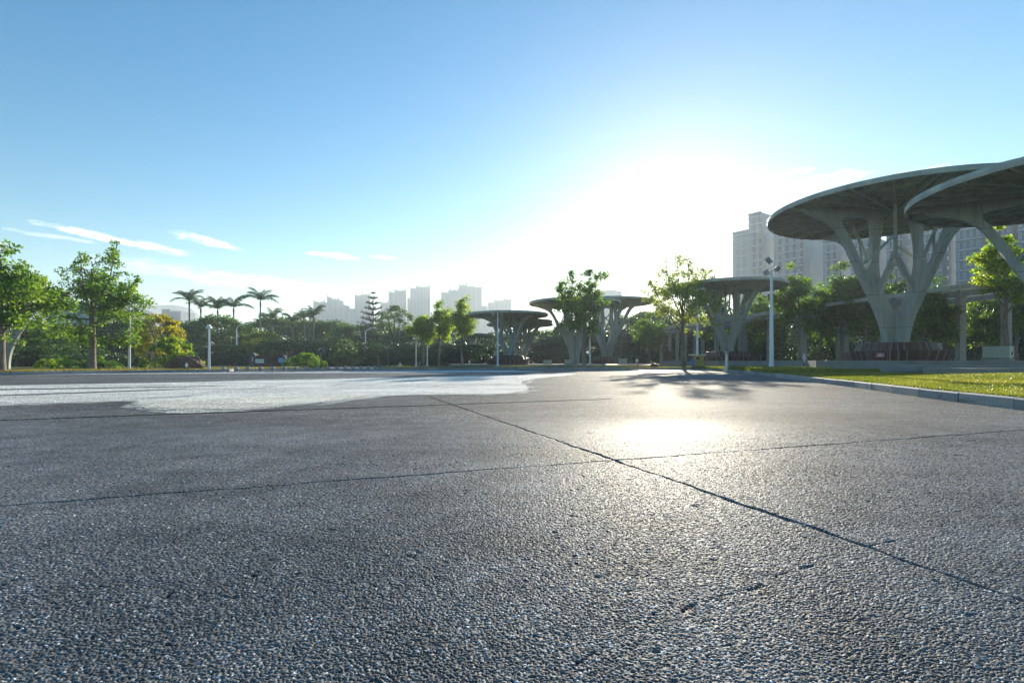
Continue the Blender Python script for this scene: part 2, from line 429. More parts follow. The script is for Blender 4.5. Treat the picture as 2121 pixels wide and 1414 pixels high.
M['slats'] = slat_mat()

L = {}
L['street'] = leaf_mat('leaf_street_tree', (.045, .10, .020), (.10, .19, .030), (.25, .32, .045), .58, 1.6)
L['bright'] = leaf_mat('leaf_bright', (.055, .12, .015), (.14, .22, .025), (.38, .38, .04), .66, 1.75)
L['sunlit'] = leaf_mat('leaf_sunlit', (.10, .15, .04), (.22, .27, .07), (.42, .40, .12), .6, 1.5)  # paler, warmer leaf; the backlit glow is put into its colour
L['row'] = leaf_mat('leaf_row_tree', (.028, .07, .022), (.065, .135, .030), (.17, .25, .045), .5, 1.5)  # street leaf darkened, shade of the pergola row put into its colour
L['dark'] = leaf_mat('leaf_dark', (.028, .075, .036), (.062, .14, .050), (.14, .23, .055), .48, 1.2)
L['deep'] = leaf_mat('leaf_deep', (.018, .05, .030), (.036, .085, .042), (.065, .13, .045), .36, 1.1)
L['yellow'] = leaf_mat('leaf_yellow', (.12, .15, .015), (.32, .28, .02), (.50, .38, .03), .5, 1.4)
L['bamboo'] = leaf_mat('leaf_bamboo', (.05, .09, .015), (.11, .16, .03), (.20, .25, .05), .5, 1.3)
L['pale'] = leaf_mat('leaf_pale', (.06, .12, .06), (.12, .20, .09), (.2, .3, .12), .4, 1.2)
L['palm'] = leaf_mat('leaf_palm', (.022, .055, .026), (.05, .10, .04), (.10, .17, .05), .35, 1.2)
L['pine'] = leaf_mat('leaf_pine', (.016, .045, .034), (.03, .07, .05), (.05, .10, .06), .15, 1.0)
L['grass'] = leaf_mat('leaf_grass', (.07, .10, .018), (.16, .19, .03), (.32, .26, .08), .55, 1.4, .6)
L['drygrass'] = leaf_mat('leaf_dry_grass', (.12, .11, .04), (.24, .20, .07), (.36, .28, .10), .45, 1.2, .6)

def lawn_mat():
    t = NT('lawn_soil'); v = t.obj()
    n = t.math('ADD', t.math('MULTIPLY', t.noise(v, .5, 5), .6), t.math('MULTIPLY', t.noise(v, 9, 5), .5))
    t.l(t.ramp(n, [(.35, (.05, .065, .02)), (.52, (.11, .115, .035)), (.68, (.22, .165, .075))]), t.b.inputs['Base Color'])
    t.b.inputs['Roughness'].default_value = .95; t.b.inputs['Specular IOR Level'].default_value = .1
    t.l(t.bump(t.noise(v, 25, 5), .8, .03), t.b.inputs['Normal'])
    return t.m
M['lawn'] = lawn_mat()

# ------------------------------------------------------------ the ground
def sheet(name, pts, z, mat, thick=0.0):
    """flat polygon (may be concave), or a slab going down by thick"""
    bm = bmesh.new(); vs = [bm.verts.new((x, y, z)) for x, y in pts]
    es = [bm.edges.new((vs[i], vs[(i + 1) % len(vs)])) for i in range(len(vs))]
    bmesh.ops.triangle_fill(bm, edges=es, use_beauty=True)
    for f in bm.faces:
        f.normal_update()
        if f.normal.z < 0: f.normal_flip()
    if thick:
        lo = [bm.verts.new((x, y, z - thick)) for x, y in pts]
        n = len(pts)
        for i in range(n): bm.faces.new((vs[i], vs[(i + 1) % n], lo[(i + 1) % n], lo[i]))
    me = bpy.data.meshes.new(name); bm.to_mesh(me); bm.free(); me.materials.append(mat)
    return link(bpy.data.objects.new(name, me))
def structure(o): o['kind'] = 'structure'; return o

structure(sheet('ground', [(-3500, -900), (3500, -900), (3500, 3500), (-3500, 3500)], -.04, M['soil']))
# the plaza: flat sheets round a patch of modelled pebbles where the camera stands
PD0, PD1 = .68, 5.4
def phw(D): return 1.5 * D + .5
a0, a1 = phw(PD0), phw(PD1)
structure(sheet('plaza', [(-90, -40), (60, -40), (60, PD0), (-90, PD0)], 0.0, AGG))
structure(sheet('plaza', [(-90, PD0), (-a0, PD0), (-a1, PD1), (-90, PD1)], 0.0, AGG))
structure(sheet('plaza', [(a0, PD0), (60, PD0), (60, PD1), (a1, PD1)], 0.0, AGG))
structure(sheet('plaza', [(-90, PD1), (60, PD1), (60, 47), (-90, 47)], 0.0, AGG))
def pebbles():
    q = .00145; nr = int(math.log(PD1 / PD0) / q); D = PD0 * np.exp(np.linspace(0, math.log(PD1 / PD0), nr)); D[-1] = PD1
    nc = 1700; u = np.linspace(-1, 1, nc); u = u * (.72 + .28 * u * u)
    X = (u[None, :] * phw(D)[:, None]).ravel(); Y = np.repeat(D, nc)
    cs = .0048; gx = np.floor(X / cs).astype(np.int64); gy = np.floor(Y / cs).astype(np.int64)
    def hsh(i, j, k):
        h = (i * 374761393 + j * 668265263 + k * 2246822519) & 0xffffffff; h = ((h ^ (h >> 13)) * 1274126177) & 0xffffffff
        h = ((h ^ (h >> 15)) * 2654435761) & 0xffffffff
        return ((h ^ (h >> 16)) & 0xffffff) / float(0x1000000)
    best = np.full(len(X), -.0030); c0 = np.zeros(len(X)); c1 = np.zeros(len(X)); c2 = np.zeros(len(X))
    for di in (-1, 0, 1):
        for dj in (-1, 0, 1):
            i, j = gx + di, gy + dj
            sx = (i + .5 + (hsh(i, j, 1) - .5) * .85) * cs; sy = (j + .5 + (hsh(i, j, 2) - .5) * .85) * cs
            a = hsh(i, j, 3) * math.pi; ca, sa = np.cos(a), np.sin(a); dx, dy = X - sx, Y - sy
            e = 1 + .7 * hsh(i, j, 4); r = cs * (.52 + .30 * hsh(i, j, 5)); A, B = (dx * ca + dy * sa) / (r * e ** .5), (-dx * sa + dy * ca) / (r / e ** .5)
            d2 = A ** 4 * .35 + B ** 4 * .35 + (A * A + B * B) * .65
            hh = (hsh(i, j, 6) - .5) * .0024 + .0031 * np.sqrt(np.clip(1 - d2, 0, 1)) - .0032 + A * r * (hsh(i, j, 7) - .5) * .55 + B * r * (hsh(i, j, 8) - .5) * .55
            hh = np.where(d2 < 1, hh, -1); m = hh > best
            best[m] = hh[m]; c0[m] = hsh(i, j, 9)[m] * .98 + .02; c1[m] = hsh(i, j, 10)[m]; c2[m] = hsh(i, j, 11)[m]
    for (ax, ay, bx, by, hw, s0, s1) in JOINTS:
        dx, dy = bx - ax, by - ay; L_ = math.hypot(dx, dy); dx /= L_; dy /= L_
        al = (X - ax) * dx + (Y - ay) * dy; dd = np.abs(-(X - ax) * dy + (Y - ay) * dx + .006 * np.sin(al * 9) + .004 * np.sin(al * 31 + 1))
        w = hw * (.75 + .3 * np.sin(al * 5) + .2 * np.sin(al * 47)); m = dd < w
        best[m] = np.minimum(best[m], -.009); c0[m] = 0
    def vnoise(sc_, k):
        fx, fy = X / sc_, Y / sc_; i = np.floor(fx).astype(np.int64); j = np.floor(fy).astype(np.int64); tx, ty = fx - i, fy - j
        tx = tx * tx * (3 - 2 * tx); ty = ty * ty * (3 - 2 * ty)
        return (hsh(i, j, k) * (1 - tx) + hsh(i + 1, j, k) * tx) * (1 - ty) + (hsh(i, j + 1, k) * (1 - tx) + hsh(i + 1, j + 1, k) * tx) * ty
    # lost pebbles leave shallow dark pits; a broken line of them crosses the lower right
    n1 = vnoise(.028, 21) * .6 + vnoise(.011, 22) * .4; n2 = vnoise(.30, 23)
    pit = np.clip((n1 + .12 * n2 - .87) / .10, 0, 1)
    cp = [G(*q) for q in ((1850, 1118), (1800, 1130), (1690, 1168), (1610, 1190), (1565, 1218), (1480, 1235), (1430, 1255), (1395, 1286), (1320, 1305), (1230, 1350), (1120, 1425))]
    for (xa, ya), (xb, yb) in zip(cp[:-1], cp[1:]):
        L2 = (xb - xa) ** 2 + (yb - ya) ** 2; tt = np.clip(((X - xa) * (xb - xa) + (Y - ya) * (yb - ya)) / L2, 0, 1)
        dd = np.hypot(X - xa - tt * (xb - xa), Y - ya - tt * (yb - ya)) + (n1 - .5) * .016
        pit = np.maximum(pit, np.clip((.006 + .006 * (vnoise(.02, 25) - .5) - dd) / .005, 0, 1) * np.clip((vnoise(.05, 24) - .40) / .12, 0, 1))
    best = best - pit * .0034; c1 = np.where(pit > .5, c1 * .3, c1); c0 = np.where((pit > .6) & (c2 > .4), 0, c0)
    edge = np.clip((PD1 - Y) / 1.8, 0, 1) * np.clip((1 - np.abs(np.tile(u, nr))) / .2, 0, 1) * np.clip((Y - PD0) / .05, 0, 1)
    Zv = best * np.clip(edge * 1.0, 0, 1)
    me = bpy.data.meshes.new('plaza'); n = len(X); me.vertices.add(n)
    me.vertices.foreach_set('co', np.stack([X, Y, Zv], 1).astype(np.float32).ravel())
    k = (np.arange(nr - 1)[:, None] * nc + np.arange(nc - 1)[None, :]).ravel(); f = np.stack([k, k + 1, k + nc + 1, k + nc], 1).astype(np.int32)
    me.loops.add(f.size); me.loops.foreach_set('vertex_index', f.ravel()); me.polygons.add(len(f)); me.polygons.foreach_set('loop_start', np.arange(len(f), dtype=np.int32) * 4)
    me.polygons.foreach_set('use_smooth', np.ones(len(f), dtype=bool)); me.update(calc_edges=True)
    at = me.color_attributes.new('pebble', 'FLOAT_COLOR', 'POINT')
    at.data.foreach_set('color', np.stack([c0, c1, c2, np.ones(n)], 1).astype(np.float32).ravel())
    me.materials.append(PEBBLE); return structure(link(bpy.data.objects.new('plaza', me)))
pebbles()

def smooth_line(pts, step=.5):
    """Catmull-Rom through points, resampled to equal steps"""
    p = [np.array(q, float) for q in pts]; p = [2 * p[0] - p[1]] + p + [2 * p[-1] - p[-2]]
    out = []
    for i in range(1, len(p) - 2):
        for k in range(24):
            t = k / 24
            out.append(.5 * ((2 * p[i]) + (-p[i - 1] + p[i + 1]) * t + (2 * p[i - 1] - 5 * p[i] + 4 * p[i + 1] - p[i + 2]) * t * t + (-p[i - 1] + 3 * p[i] - 3 * p[i + 1] + p[i + 2]) * t ** 3))
    out.append(p[-2]); out = np.array(out)
    s = np.concatenate([[0], np.cumsum(np.linalg.norm(np.diff(out, axis=0), axis=1))])
    n = max(2, int(round(s[-1] / step)) + 1); q = np.linspace(0, s[-1], n)
    return [(float(np.interp(v, s, out[:, 0])), float(np.interp(v, s, out[:, 1]))) for v in q]

KR = smooth_line([(1.6, -10), (3.4, -3), (4.8, 2), (5.75, 5.5), (6.35, 7.84), (7.45, 11.2), (8.75, 15.9), (10.4, 21.6), (11.5, 27), (11.9, 31), (11.2, 34.3), (9.3, 36), (6.5, 37.2), (3.2, 37.6), (0, 37.3), (-4, 35.6), (-7.4, 33.8), (-9.2, 34.6), (-9.9, 38)], 1.03)
KL = smooth_line([(-34, 9), (-27, 14.5), (-21.5, 19.6), (-18.6, 24.4), (-16.2, 27.0), (-15.9, 28.6), (-17.5, 30.5), (-22, 32)], 1.0)
def kerb(line, side, h=.13, w=.13):
    m = MB(); rnd = random.Random(4)
    for i in range(len(line) - 1):
        a = Vector((*line[i], 0)); b = Vector((*line[i + 1], 0)); t = (b - a).normalized(); n = Vector((t.y, -t.x, 0)) * side
        a2 = a + t * .012; b2 = b - t * .012; j = rnd.uniform(-.004, .004); jo = n * rnd.uniform(-.006, .006)
        c = .012
        prof = [(0, -.1), (0, h - c + j), (c, h + j), (w, h + j), (w, -.1)]
        vs = [a2 + jo + n * x + Vector((0, 0, z)) for x, z in prof] + [b2 + jo + n * x + Vector((0, 0, z)) for x, z in prof]
        m.add(vs, [(k, k + 1, k + 6, k + 5) for k in range(4)] + [(0, 4, 3, 2, 1), (5, 6, 7, 8, 9)])
    return structure(m.build('kerb', M['kerb']))
kerb(KR, 1); kerb(KL, -1)
# dark bed between the kerb stones so that no light shows through the joints
LAWN_R = [(x + .10, y) for x, y in KR]

def lawn_h(x, y):
    """right verge climbs gently away from the kerb"""
    kx = np.interp(y, [-10, -3, 2, 5.5, 7.84, 11.2, 15.9, 21.6, 27, 31], [1.6, 3.4, 4.8, 5.75, 6.35, 7.45, 8.75, 10.4, 11.5, 11.9])
    return .118 + .017 * np.clip(x - kx - .1, 0, 9) * (y < 33)
bm = bmesh.new()
rows = []
for i in range(0, 26):
    pass
def lawn_grid(name, line, off, reach, n, mat):
    """lawn fanned out sideways from a kerb line"""
    m = MB(); vs = []; cols = n + 1
    for (x, y) in line:
        for k in range(cols):
            xx = x + off + reach * (k / n) ** 1.6
            vs.append((xx, y, float(lawn_h(xx, y))))
    fs = [(i * cols + k, i * cols + k + 1, (i + 1) * cols + k + 1, (i + 1) * cols + k) for i in range(len(line) - 1) for k in range(n)]
    m.add(vs, fs); return structure(m.build(name, mat))
side = [p for p in KR if p[1] < 31.5]
side = [p for i, p in enumerate(side) if i == 0 or p[1] > side[i - 1][1]]
lawn_grid('lawn', side, .10, 70, 14, M['lawn'])
yend = side[-1][1]; xend = side[-1][0]
far = [p for p in KR if p not in side]
structure(sheet('lawn', [(xend + 60, yend), (xend + .1, yend)] + [(x, y + .1) for x, y in far[1:]] + [(-9.8, 46), (0, 120), (xend + 60, 120)], .116, M['lawn']))
structure(sheet('lawn', [(x - .06, y + .09) for x, y in KL] + [(-22, 60), (-120, 90), (-120, 9)], .116, M['lawn']))
structure(sheet('road', [(-120, 47.01), (-120, 56), (60, 56), (60, 47.01)], -.006, M['road']))
structure(sheet('lawn', [(-22, 56), (-9.8, 56), (0, 130), (-120, 130), (-120, 92)], .05, M['lawn']))

# painted shapes on the plaza
band = [G(-500, 776), G(0, 776.5), G(330, 774.5), G(470, 773.6), G(700, 772.5), G(900, 772.0), G(1060, 771.2), G(1130, 769.5), G(1060, 766.6), G(840, 767.6), G(700, 768.6), G(470, 770.8), G(330, 772.4), G(0, 774.6), G(-500, 774.6)]
structure(sheet('painted_band', band, .004, BAND))
rj = random.Random(12)
def curve(pts):
    out = []
    for i, (x, y) in enumerate(smooth_line([G(*p) for p in pts], .16)):
        a = .045 * rj.gauss(0, 1) + .05 * math.sin(i * .37) * math.sin(i * .11); out.append((x + a * .5, y + a))
    return out
blob = curve([(-1000, 812), (-600, 806), (-300, 803), (-100, 801), (0, 799), (200, 795), (420, 791), (520, 787.5), (700, 784.5), (900, 780.5), (1060, 777), (1150, 774.6), (1192, 774.2), (1180, 777), (1120, 783), (1080, 791), (1092, 800), (1088, 808), (1040, 815.5), (900, 817.5), (800, 821), (730, 826), (680, 833)])
blob += curve([(640, 838), (560, 845.5), (480, 849.5), (400, 850), (320, 846), (278, 839.5), (268, 834), (282, 831.5)])
blob += curve([(262, 831), (150, 834), (40, 839.5), (-120, 846), (-400, 852), (-700, 862), (-1000, 866)])
SGN = 1 if sum(blob[i - 1][0] * blob[i][1] - blob[i][0] * blob[i - 1][1] for i in range(len(blob))) > 0 else -1
FRINGE = paint_mat('paint_fringe', (.66, .69, .67), .555)
wide = []
for i in range(len(blob)):
    (xa, ya), (xb, yb) = blob[i - 1], blob[(i + 1) % len(blob)]; d = Vector((xb - xa, yb - ya)); d = d.normalized() if d.length > 1e-6 else Vector((1, 0))
    w_ = .16 + .10 * math.sin(i * .21) + .06 * math.sin(i * .83); wide.append((blob[i][0] + d.y * w_ * SGN, blob[i][1] - d.x * w_ * SGN))
structure(sheet('painted_shape', wide, .003, FRINGE))
structure(sheet('painted_shape', blob, .007, PAINT))
structure(sheet('painted_shape', curve([(640, 836.5), (560, 844), (480, 848), (400, 848.4), (330, 845), (290, 839.5), (284, 835.5), (310, 831.5), (420, 826), (560, 820), (700, 818), (760, 819), (720, 826)]), .011, PAINT2))
for pts in ([(-800, 815), (-200, 809.5), (0, 806), (200, 803.2), (400, 800.6), (470, 799), (400, 801.8), (200, 805.2), (0, 808.8), (-200, 813), (-800, 819)], [(-800, 838), (-200, 824), (0, 818.5), (200, 811.8), (330, 807.6), (410, 805.6), (330, 809.4), (200, 814), (0, 821.2), (-200, 827.5), (-800, 843)]):
    structure(sheet('painted_line', curve(pts), .011, AGG))

# ------------------------------------------------------------ terraces on the right
tm = MB()
def slab(name, pts, z, h, mat): return structure(sheet(name, pts, z, mat, h))
slab('terrace', [(P(1690, 23.6), 23.6), (P(1672, 26), 26), (14.4, 31), (13.2, 37), (12.6, 43), (60, 43), (60, 14), (29, 14), (27, 17.5), (22.3, 20.2), (19.4, 21.4), (16.5, 22.6)], .61, .6, M['plinth'])
slab('terrace_step', [(P(1815, 17.6), 17.4), (P(1812, 19.5), 19.2), (18.5, 21.4), (22.3, 19.4), (18.8, 17.2)], .42, .35, M['plinth'])
slab('terrace_step', [(12.35, 14.95), (P(1912, 16.2), 16.2), (15.5, 17.6), (20, 17.6), (40, 13.5), (40, 9.5), (20, 12.2)], .355, .3, M['paving'])
slab('terrace', [(8.5, 42.2), (2, 45.5), (-6, 47.5), (-8, 72), (16.5, 72), (16.5, 43.1), (12.55, 43.1), (12.55, 42.2)], .3, .3, M['paving'])

# ------------------------------------------------------------ canopies
def extrude_outline(outer, holes, th):
    """outline in the (r,z) plane, thickness th across; returns verts, faces in (r,t,z)"""
    bm = bmesh.new(); loops = [outer] + holes; es = []; rings = []
    for lp in loops:
        vs = [bm.verts.new((r, -th / 2, z)) for r, z in lp]; rings.append(vs)
        es += [bm.edges.new((vs[i], vs[(i + 1) % len(vs)])) for i in range(len(vs))]
    bmesh.ops.triangle_fill(bm, edges=es, use_beauty=True)
    r = bmesh.ops.extrude_face_region(bm, geom=bm.faces[:])
    bmesh.ops.translate(bm, vec=(0, th, 0), verts=[g for g in r['geom'] if isinstance(g, bmesh.types.BMVert)])
    bmesh.ops.recalc_face_normals(bm, faces=bm.faces[:])
    bm.verts.index_update()
    V = [v.co.copy() for v in bm.verts]; Fc = [tuple(v.index for v in f.verts) for f in bm.faces]
    bm.free(); return V, Fc
def cr(pts, k=5):
    """closed Catmull-Rom"""
    n = len(pts); out = []
    for i in range(n):
        p0, p1, p2, p3 = [np.array(pts[(i + j - 1) % n], float) for j in range(4)]
        for q in range(k):
            t = q / k
            out.append(tuple(.5 * (2 * p1 + (p2 - p0) * t + (2 * p0 - 5 * p1 + 4 * p2 - p3) * t * t + (3 * p1 - p0 - 3 * p2 + p3) * t ** 3)))
    return out
def open_cr(pts, k=5):
    n = len(pts); out = []
    for i in range(n - 1):
        p0 = np.array(pts[max(i - 1, 0)], float); p1 = np.array(pts[i], float); p2 = np.array(pts[i + 1], float); p3 = np.array(pts[min(i + 2, n - 1)], float)
        for q in range(k):
            t = q / k
            out.append(tuple(.5 * (2 * p1 + (p2 - p0) * t + (2 * p0 - 5 * p1 + 4 * p2 - p3) * t * t + (3 * p1 - p0 - 3 * p2 + p3) * t ** 3)))
    out.append(tuple(pts[-1])); return out
OUT = open_cr([(.56, 0), (.60, .87), (.76, 1.7), (1.13, 2.6), (1.76, 3.8), (2.38, 5.0), (2.86, 5.95), (3.55, 6.72), (4.9, 7.25)], 5) + [(4.95, 7.36), (.72, 7.36)]
INN = open_cr([(1.0, 6.3), (1.10, 5.3), (1.02, 4.3), (.66, 3.2), (.02, 2.15)], 5) + [(.0, 0)]
SLOT = cr([(1.66, 4.5), (1.44, 4.95), (1.36, 5.8), (1.38, 6.75), (1.62, 7.08), (2.3, 7.05), (3.05, 6.88), (2.68, 6.2), (2.2, 5.3), (1.92, 4.65)], 4)

def canopy(loc, rad, top, label, n_ribs=20, detail=2, rz=0, arms=4, group='tree shaped canopies around the plaza'):
    """mushroom canopy: stem of curved fins, flat round roof"""
    root = empty('canopy', loc, label, 'canopy', group, rz)
    H = top - loc[2]; sx, sz = rad / 5.7, H / 7.42
    th = .27 * (sx + sz) / 2
    for k in range(arms):
        a = 2 * math.pi * (k + .5) / arms
        V, Fc = extrude_outline([(r * sx, z * sz) for r, z in OUT + INN], [[(r * sx, z * sz) for r, z in SLOT]], th)
        m = MB(); Mx = Matrix.Rotation(a, 4, 'Z')
        m.add([Mx @ v for v in V], Fc)
        # flange along the outer edge gives the fin its box look
        ol = [(r * sx, z * sz) for r, z in OUT[:-2]]
        for i in range(len(ol) - 1):
            (r0, z0), (r1, z1) = ol[i], ol[i + 1]; w = th * .58
            d = Vector((r1 - r0, 0, z1 - z0)); nn = Vector((d.z, 0, -d.x)).normalized() * .03
            q = [Vector((r0, -w, z0)), Vector((r0, w, z0)), Vector((r1, w, z1)), Vector((r1, -w, z1))]
            m.add([Mx @ (x + nn) for x in q] + [Mx @ (x - nn * 1.3) for x in q], [(0, 1, 2, 3), (7, 6, 5, 4), (0, 4, 5, 1), (1, 5, 6, 2), (2, 6, 7, 3), (3, 7, 4, 0)])
        m.build('arm', M['steel'], root)
    # Y braces between neighbouring arms
    for k in range(arms):
        a = 2 * math.pi * (k + .5) / arms; b = 2 * math.pi * (k + 1.5) / arms; mid = (a + b) / 2
        m = MB()
        def q(r, z, an): return Vector((r * sx * math.cos(an), r * sx * math.sin(an), z * sz))
        node = q(1.15, 5.25, mid); w = .13 * sx
        m.bar(q(1.15, 3.15, a), node, w, w * 1.2); m.bar(q(1.15, 3.15, b), node, w, w * 1.2); m.bar(node, q(1.9, 7.38, mid), w * 1.15, w * 1.2)
        m.bar(q(2.0, 4.6, a), q(1.45, 6.0, mid), w * .8, w)
        m.build('brace', M['steel'], root)
    # roof: sheet, rim, ribs
    t = H
    m = MB(); m.lathe([(0.0, .30 * sx), (rad * .98, .16), (rad * .985, .12), (0.0, .24 * sx)], 72); m.build('roof_sheet', M['panel'], root).location = (0, 0, t)
    m = MB(); m.lathe([(rad, -.02), (rad + .02, .1), (rad, .2), (rad - .10, .2), (rad - .10, -.02), (rad, -.02)], 72, smooth=False)
    m.build('rim', M['rim'], root).location = (0, 0, t)
    def ribm(r0):
        m = MB(); m.bar((r0, 0, .05), (rad - .12, 0, .03), .09, .16); return m
    if detail >= 2:
        proto = None
        for k in range(n_ribs):
            if proto is None: proto = o = ribm(.5).build('rib', M['steel_dark'], root)
            else: o = proto.copy(); col.objects.link(o); o.parent = root
            o.location = (0, 0, t); o.rotation_euler = (0, 0, 2 * math.pi * k / n_ribs)
        for rr in (.22, .42, .62, .82):
            m = MB(); n = 40
            for i in range(n):
                a0, a1 = 2 * math.pi * i / n, 2 * math.pi * (i + 1) / n
                m.bar((rr * rad * math.cos(a0), rr * rad * math.sin(a0), .085), (rr * rad * math.cos(a1), rr * rad * math.sin(a1), .085), .06, .09)
            m.build('ring_purlin', M['steel_dark'], root).location = (0, 0, t)
        # forked secondary ribs near the rim
        m = MB()
        for k in range(n_ribs):
            a = 2 * math.pi * (k + .5) / n_ribs
            for da in (-.07, .07):
                m.bar((.42 * rad * math.cos(a), .42 * rad * math.sin(a), .10), (.97 * rad * math.cos(a + da), .97 * rad * math.sin(a + da), .08), .045, .08)
        m.build('roof_struts', M['steel_dark'], root).location = (0, 0, t)
    else:
        m = MB()
        for k in range(n_ribs):
            a = 2 * math.pi * k / n_ribs
            m.bar((.5 * math.cos(a), .5 * math.sin(a), .05), ((rad - .12) * math.cos(a), (rad - .12) * math.sin(a), .03), .09, .16)
        m.build('roof_ribs', M['steel_dark'], root).location = (0, 0, t)
    return root

C1 = canopy((19.1, 25.0, .61), 5.7, 8.0, 'large grey green canopy on the low stone terrace beside the lawn', 24, rz=R(-38))
C2 = canopy((18.5, 16.2, .355), 4.6, 6.12, 'nearest canopy, cut by the picture edge and overlapping the big one', 24, rz=R(8))
C3 = canopy((17.6, 41.0, .61), 4.45, 6.55, 'dark canopy behind the ochre litter bin and three metal posts', 20, rz=R(-15))
C4 = canopy((P(1190, 52), 52, .3), 4.7, 6.5, 'canopy with its left rim in clear sky and stem beside a leafy tree', 16, rz=R(20), detail=1)
C5 = canopy((P(1257, 62), 62, .3), 5.7, 7.75, 'wide canopy behind the leafy tree and the double headed lamp', 16, rz=R(5), detail=1)
C6 = canopy((P(1052, 49), 49, .3), 3.9, 5.0, 'front canopy of the overlapping trio, with a red bench around its stem', 16, rz=R(0), detail=1)
C7 = canopy((P(1082, 54), 54, .3), 3.2, 4.75, 'small lower canopy tucked under the front canopy of the trio', 16, rz=R(30), detail=1)
C8 = canopy((P(1077, 61), 61, .3), 4.0, 4.95, 'rear canopy of the overlapping trio, seen lowest on its right side', 16, rz=R(12), detail=1)
C9 = canopy((P(982, 66), 66, .3), 2.7, 3.95, 'small dark canopy in shade between the young tree and the trio', 14, rz=R(40), detail=1)
C10 = canopy((-28.9, 28.5, .1), 2.9, 4.5, 'canopy hidden in foliage at the left edge behind the first tree', 14, rz=R(60), detail=1)

def bench(loc, rad, label, back=True):
    root = empty('round_bench', loc, label, 'bench', 'round slatted benches at canopy stems')
    MB().lathe([(rad - .16, 0), (rad, .44), (rad, .475), (rad - .55, .475), (rad - .55, .44), (rad - .12, .40), (rad - .26, 0)], 96, smooth=False).build('seat', M['slats'], root)
    MB().lathe([(rad - .50, .478), (rad - .66, .85), (rad - .72, .87), (rad - .80, .85), (rad - .66, .478)], 96, smooth=False).build('backrest', M['slats'], root)
    return root
bench((19.1, 25.0, .61), 2.25, 'slatted round bench on the stone terrace with a red notice on its side')
bench((17.6, 41.0, .50), 2.3, 'slatted round bench in shade behind the ochre litter bin')
bench((P(1052, 49), 49, .3), 2.15, 'reddish round bench where the person in the hat sits')
bench((P(1257, 62), 62, .3), 2.2, 'round bench in shade behind the double headed lamp and leafy tree')
bench((18.5, 16.2, .355), 2.0, 'round bench at the stem of the nearest canopy') if False else None

# red notice on the big bench
fx, fy = P(1804, 22.86), 22.9
v = Vector((fx - 19.1, fy - 25.0)); an = math.atan2(v.y, v.x)
nt = empty('notice', (19.1 + 2.20 * math.cos(an), 25 + 2.20 * math.sin(an), .61 + .26), 'small red notice fixed to the slats of the terrace bench', 'notice', rz=an + math.pi / 2)
nt.rotation_euler = (R(-19), 0, an + math.pi / 2)
MB().box((0, -.03, 0), (.36, .014, .25)).build('board', M['red'], nt)
mm_ = MB()
for (x, z, w_, h_) in ((.02, .075, .30, .012), (.0, .02, .16, .035), (.05, -.028, .18, .022), (0, -.072, .24, .03), (.155, .0, .01, .2)):
    mm_.box((x, -.040, z), (w_, .005, h_))
mm_.build('print', M['whitep'], nt)

# ------------------------------------------------------------ pergola
pg = empty('pergola', (26.8, 30, .61), 'long slatted pergola on pale columns behind the row of trees', 'pergola')
def pgx(D): return 26.8 - (D - 30) * .2
colm = None
for D in range(18, 79, 4):
    for off in (0, 3.4):
        zb = .61 if D < 43 else .15
        if colm is None:
            colm = o = MB().box((0, 0, 2.1), (.36, .36, 4.3)).build('column', M['stone'], pg)
        else:
            o = colm.copy(); col.objects.link(o); o.parent = pg
        o.location = (pgx(D) + off - 26.8, D - 30 + off * .2, (zb - .61) - (.05 if D >= 43 else 0))
for off in (-.05, 3.45):
    MB().bar((pgx(16) + off - 26.8, -14 + off * .2, 4.05 - .05), (pgx(80) + off - 26.8, 50 + off * .2, 3.95), .22, .3).build('beam', M['stone'], pg)
m = MB()
for i in range(128):
    D = 16 + i * .5
    m.bar((pgx(D) - 26.8 - 1.2, D - 30 - .24, 4.25), (pgx(D) - 26.8 + 4.7, D - 30 + .94, 4.25), .07, .17)
m.build('roof_slats', M['rim'], pg)
m = MB(); m.bar((pgx(16) - 28.1, -14.2, 4.25), (pgx(80) - 28.1, 49.8, 4.25), .08, .24); m.build('fascia', M['rim'], pg)

# ------------------------------------------------------------ kit for vegetation
def rand_unit(rg, n):
    v = rg.normal(size=(n, 3)); return v / np.linalg.norm(v, axis=1)[:, None]
def leaf_quads(rg, C, size, droop=.3, wide=.62):
    """pointed four-cornered leaves at centres C"""
    n = len(C); s = size * rg.uniform(.65, 1.3, n)[:, None]
    t = rand_unit(rg, n); t[:, 2] -= droop; t /= np.linalg.norm(t, axis=1)[:, None]
    q = rand_unit(rg, n); u = np.cross(t, q); u /= np.linalg.norm(u, axis=1)[:, None] + 1e-9
    nrm = np.cross(t, u)
    a = C - t * s * .5; b = C + u * s * wide * .5 - t * s * .08 + nrm * s * .08; c = C + t * s * .6; d = C - u * s * wide * .5 - t * s * .08 + nrm * s * .08
    return np.stack([a, b, c, d], 1).reshape(-1, 3)
def clump_pts(rg, centres, radii, per, flat=.75):
    out = []
    for c, r in zip(centres, radii):
        k = max(3, int(per * rg.uniform(.7, 1.3)))
        d = rand_unit(rg, k) * (rg.uniform(0, 1, k) ** .55)[:, None] * r
        d[:, 2] *= flat; out.append(np.array(c) + d)
    return np.concatenate(out)

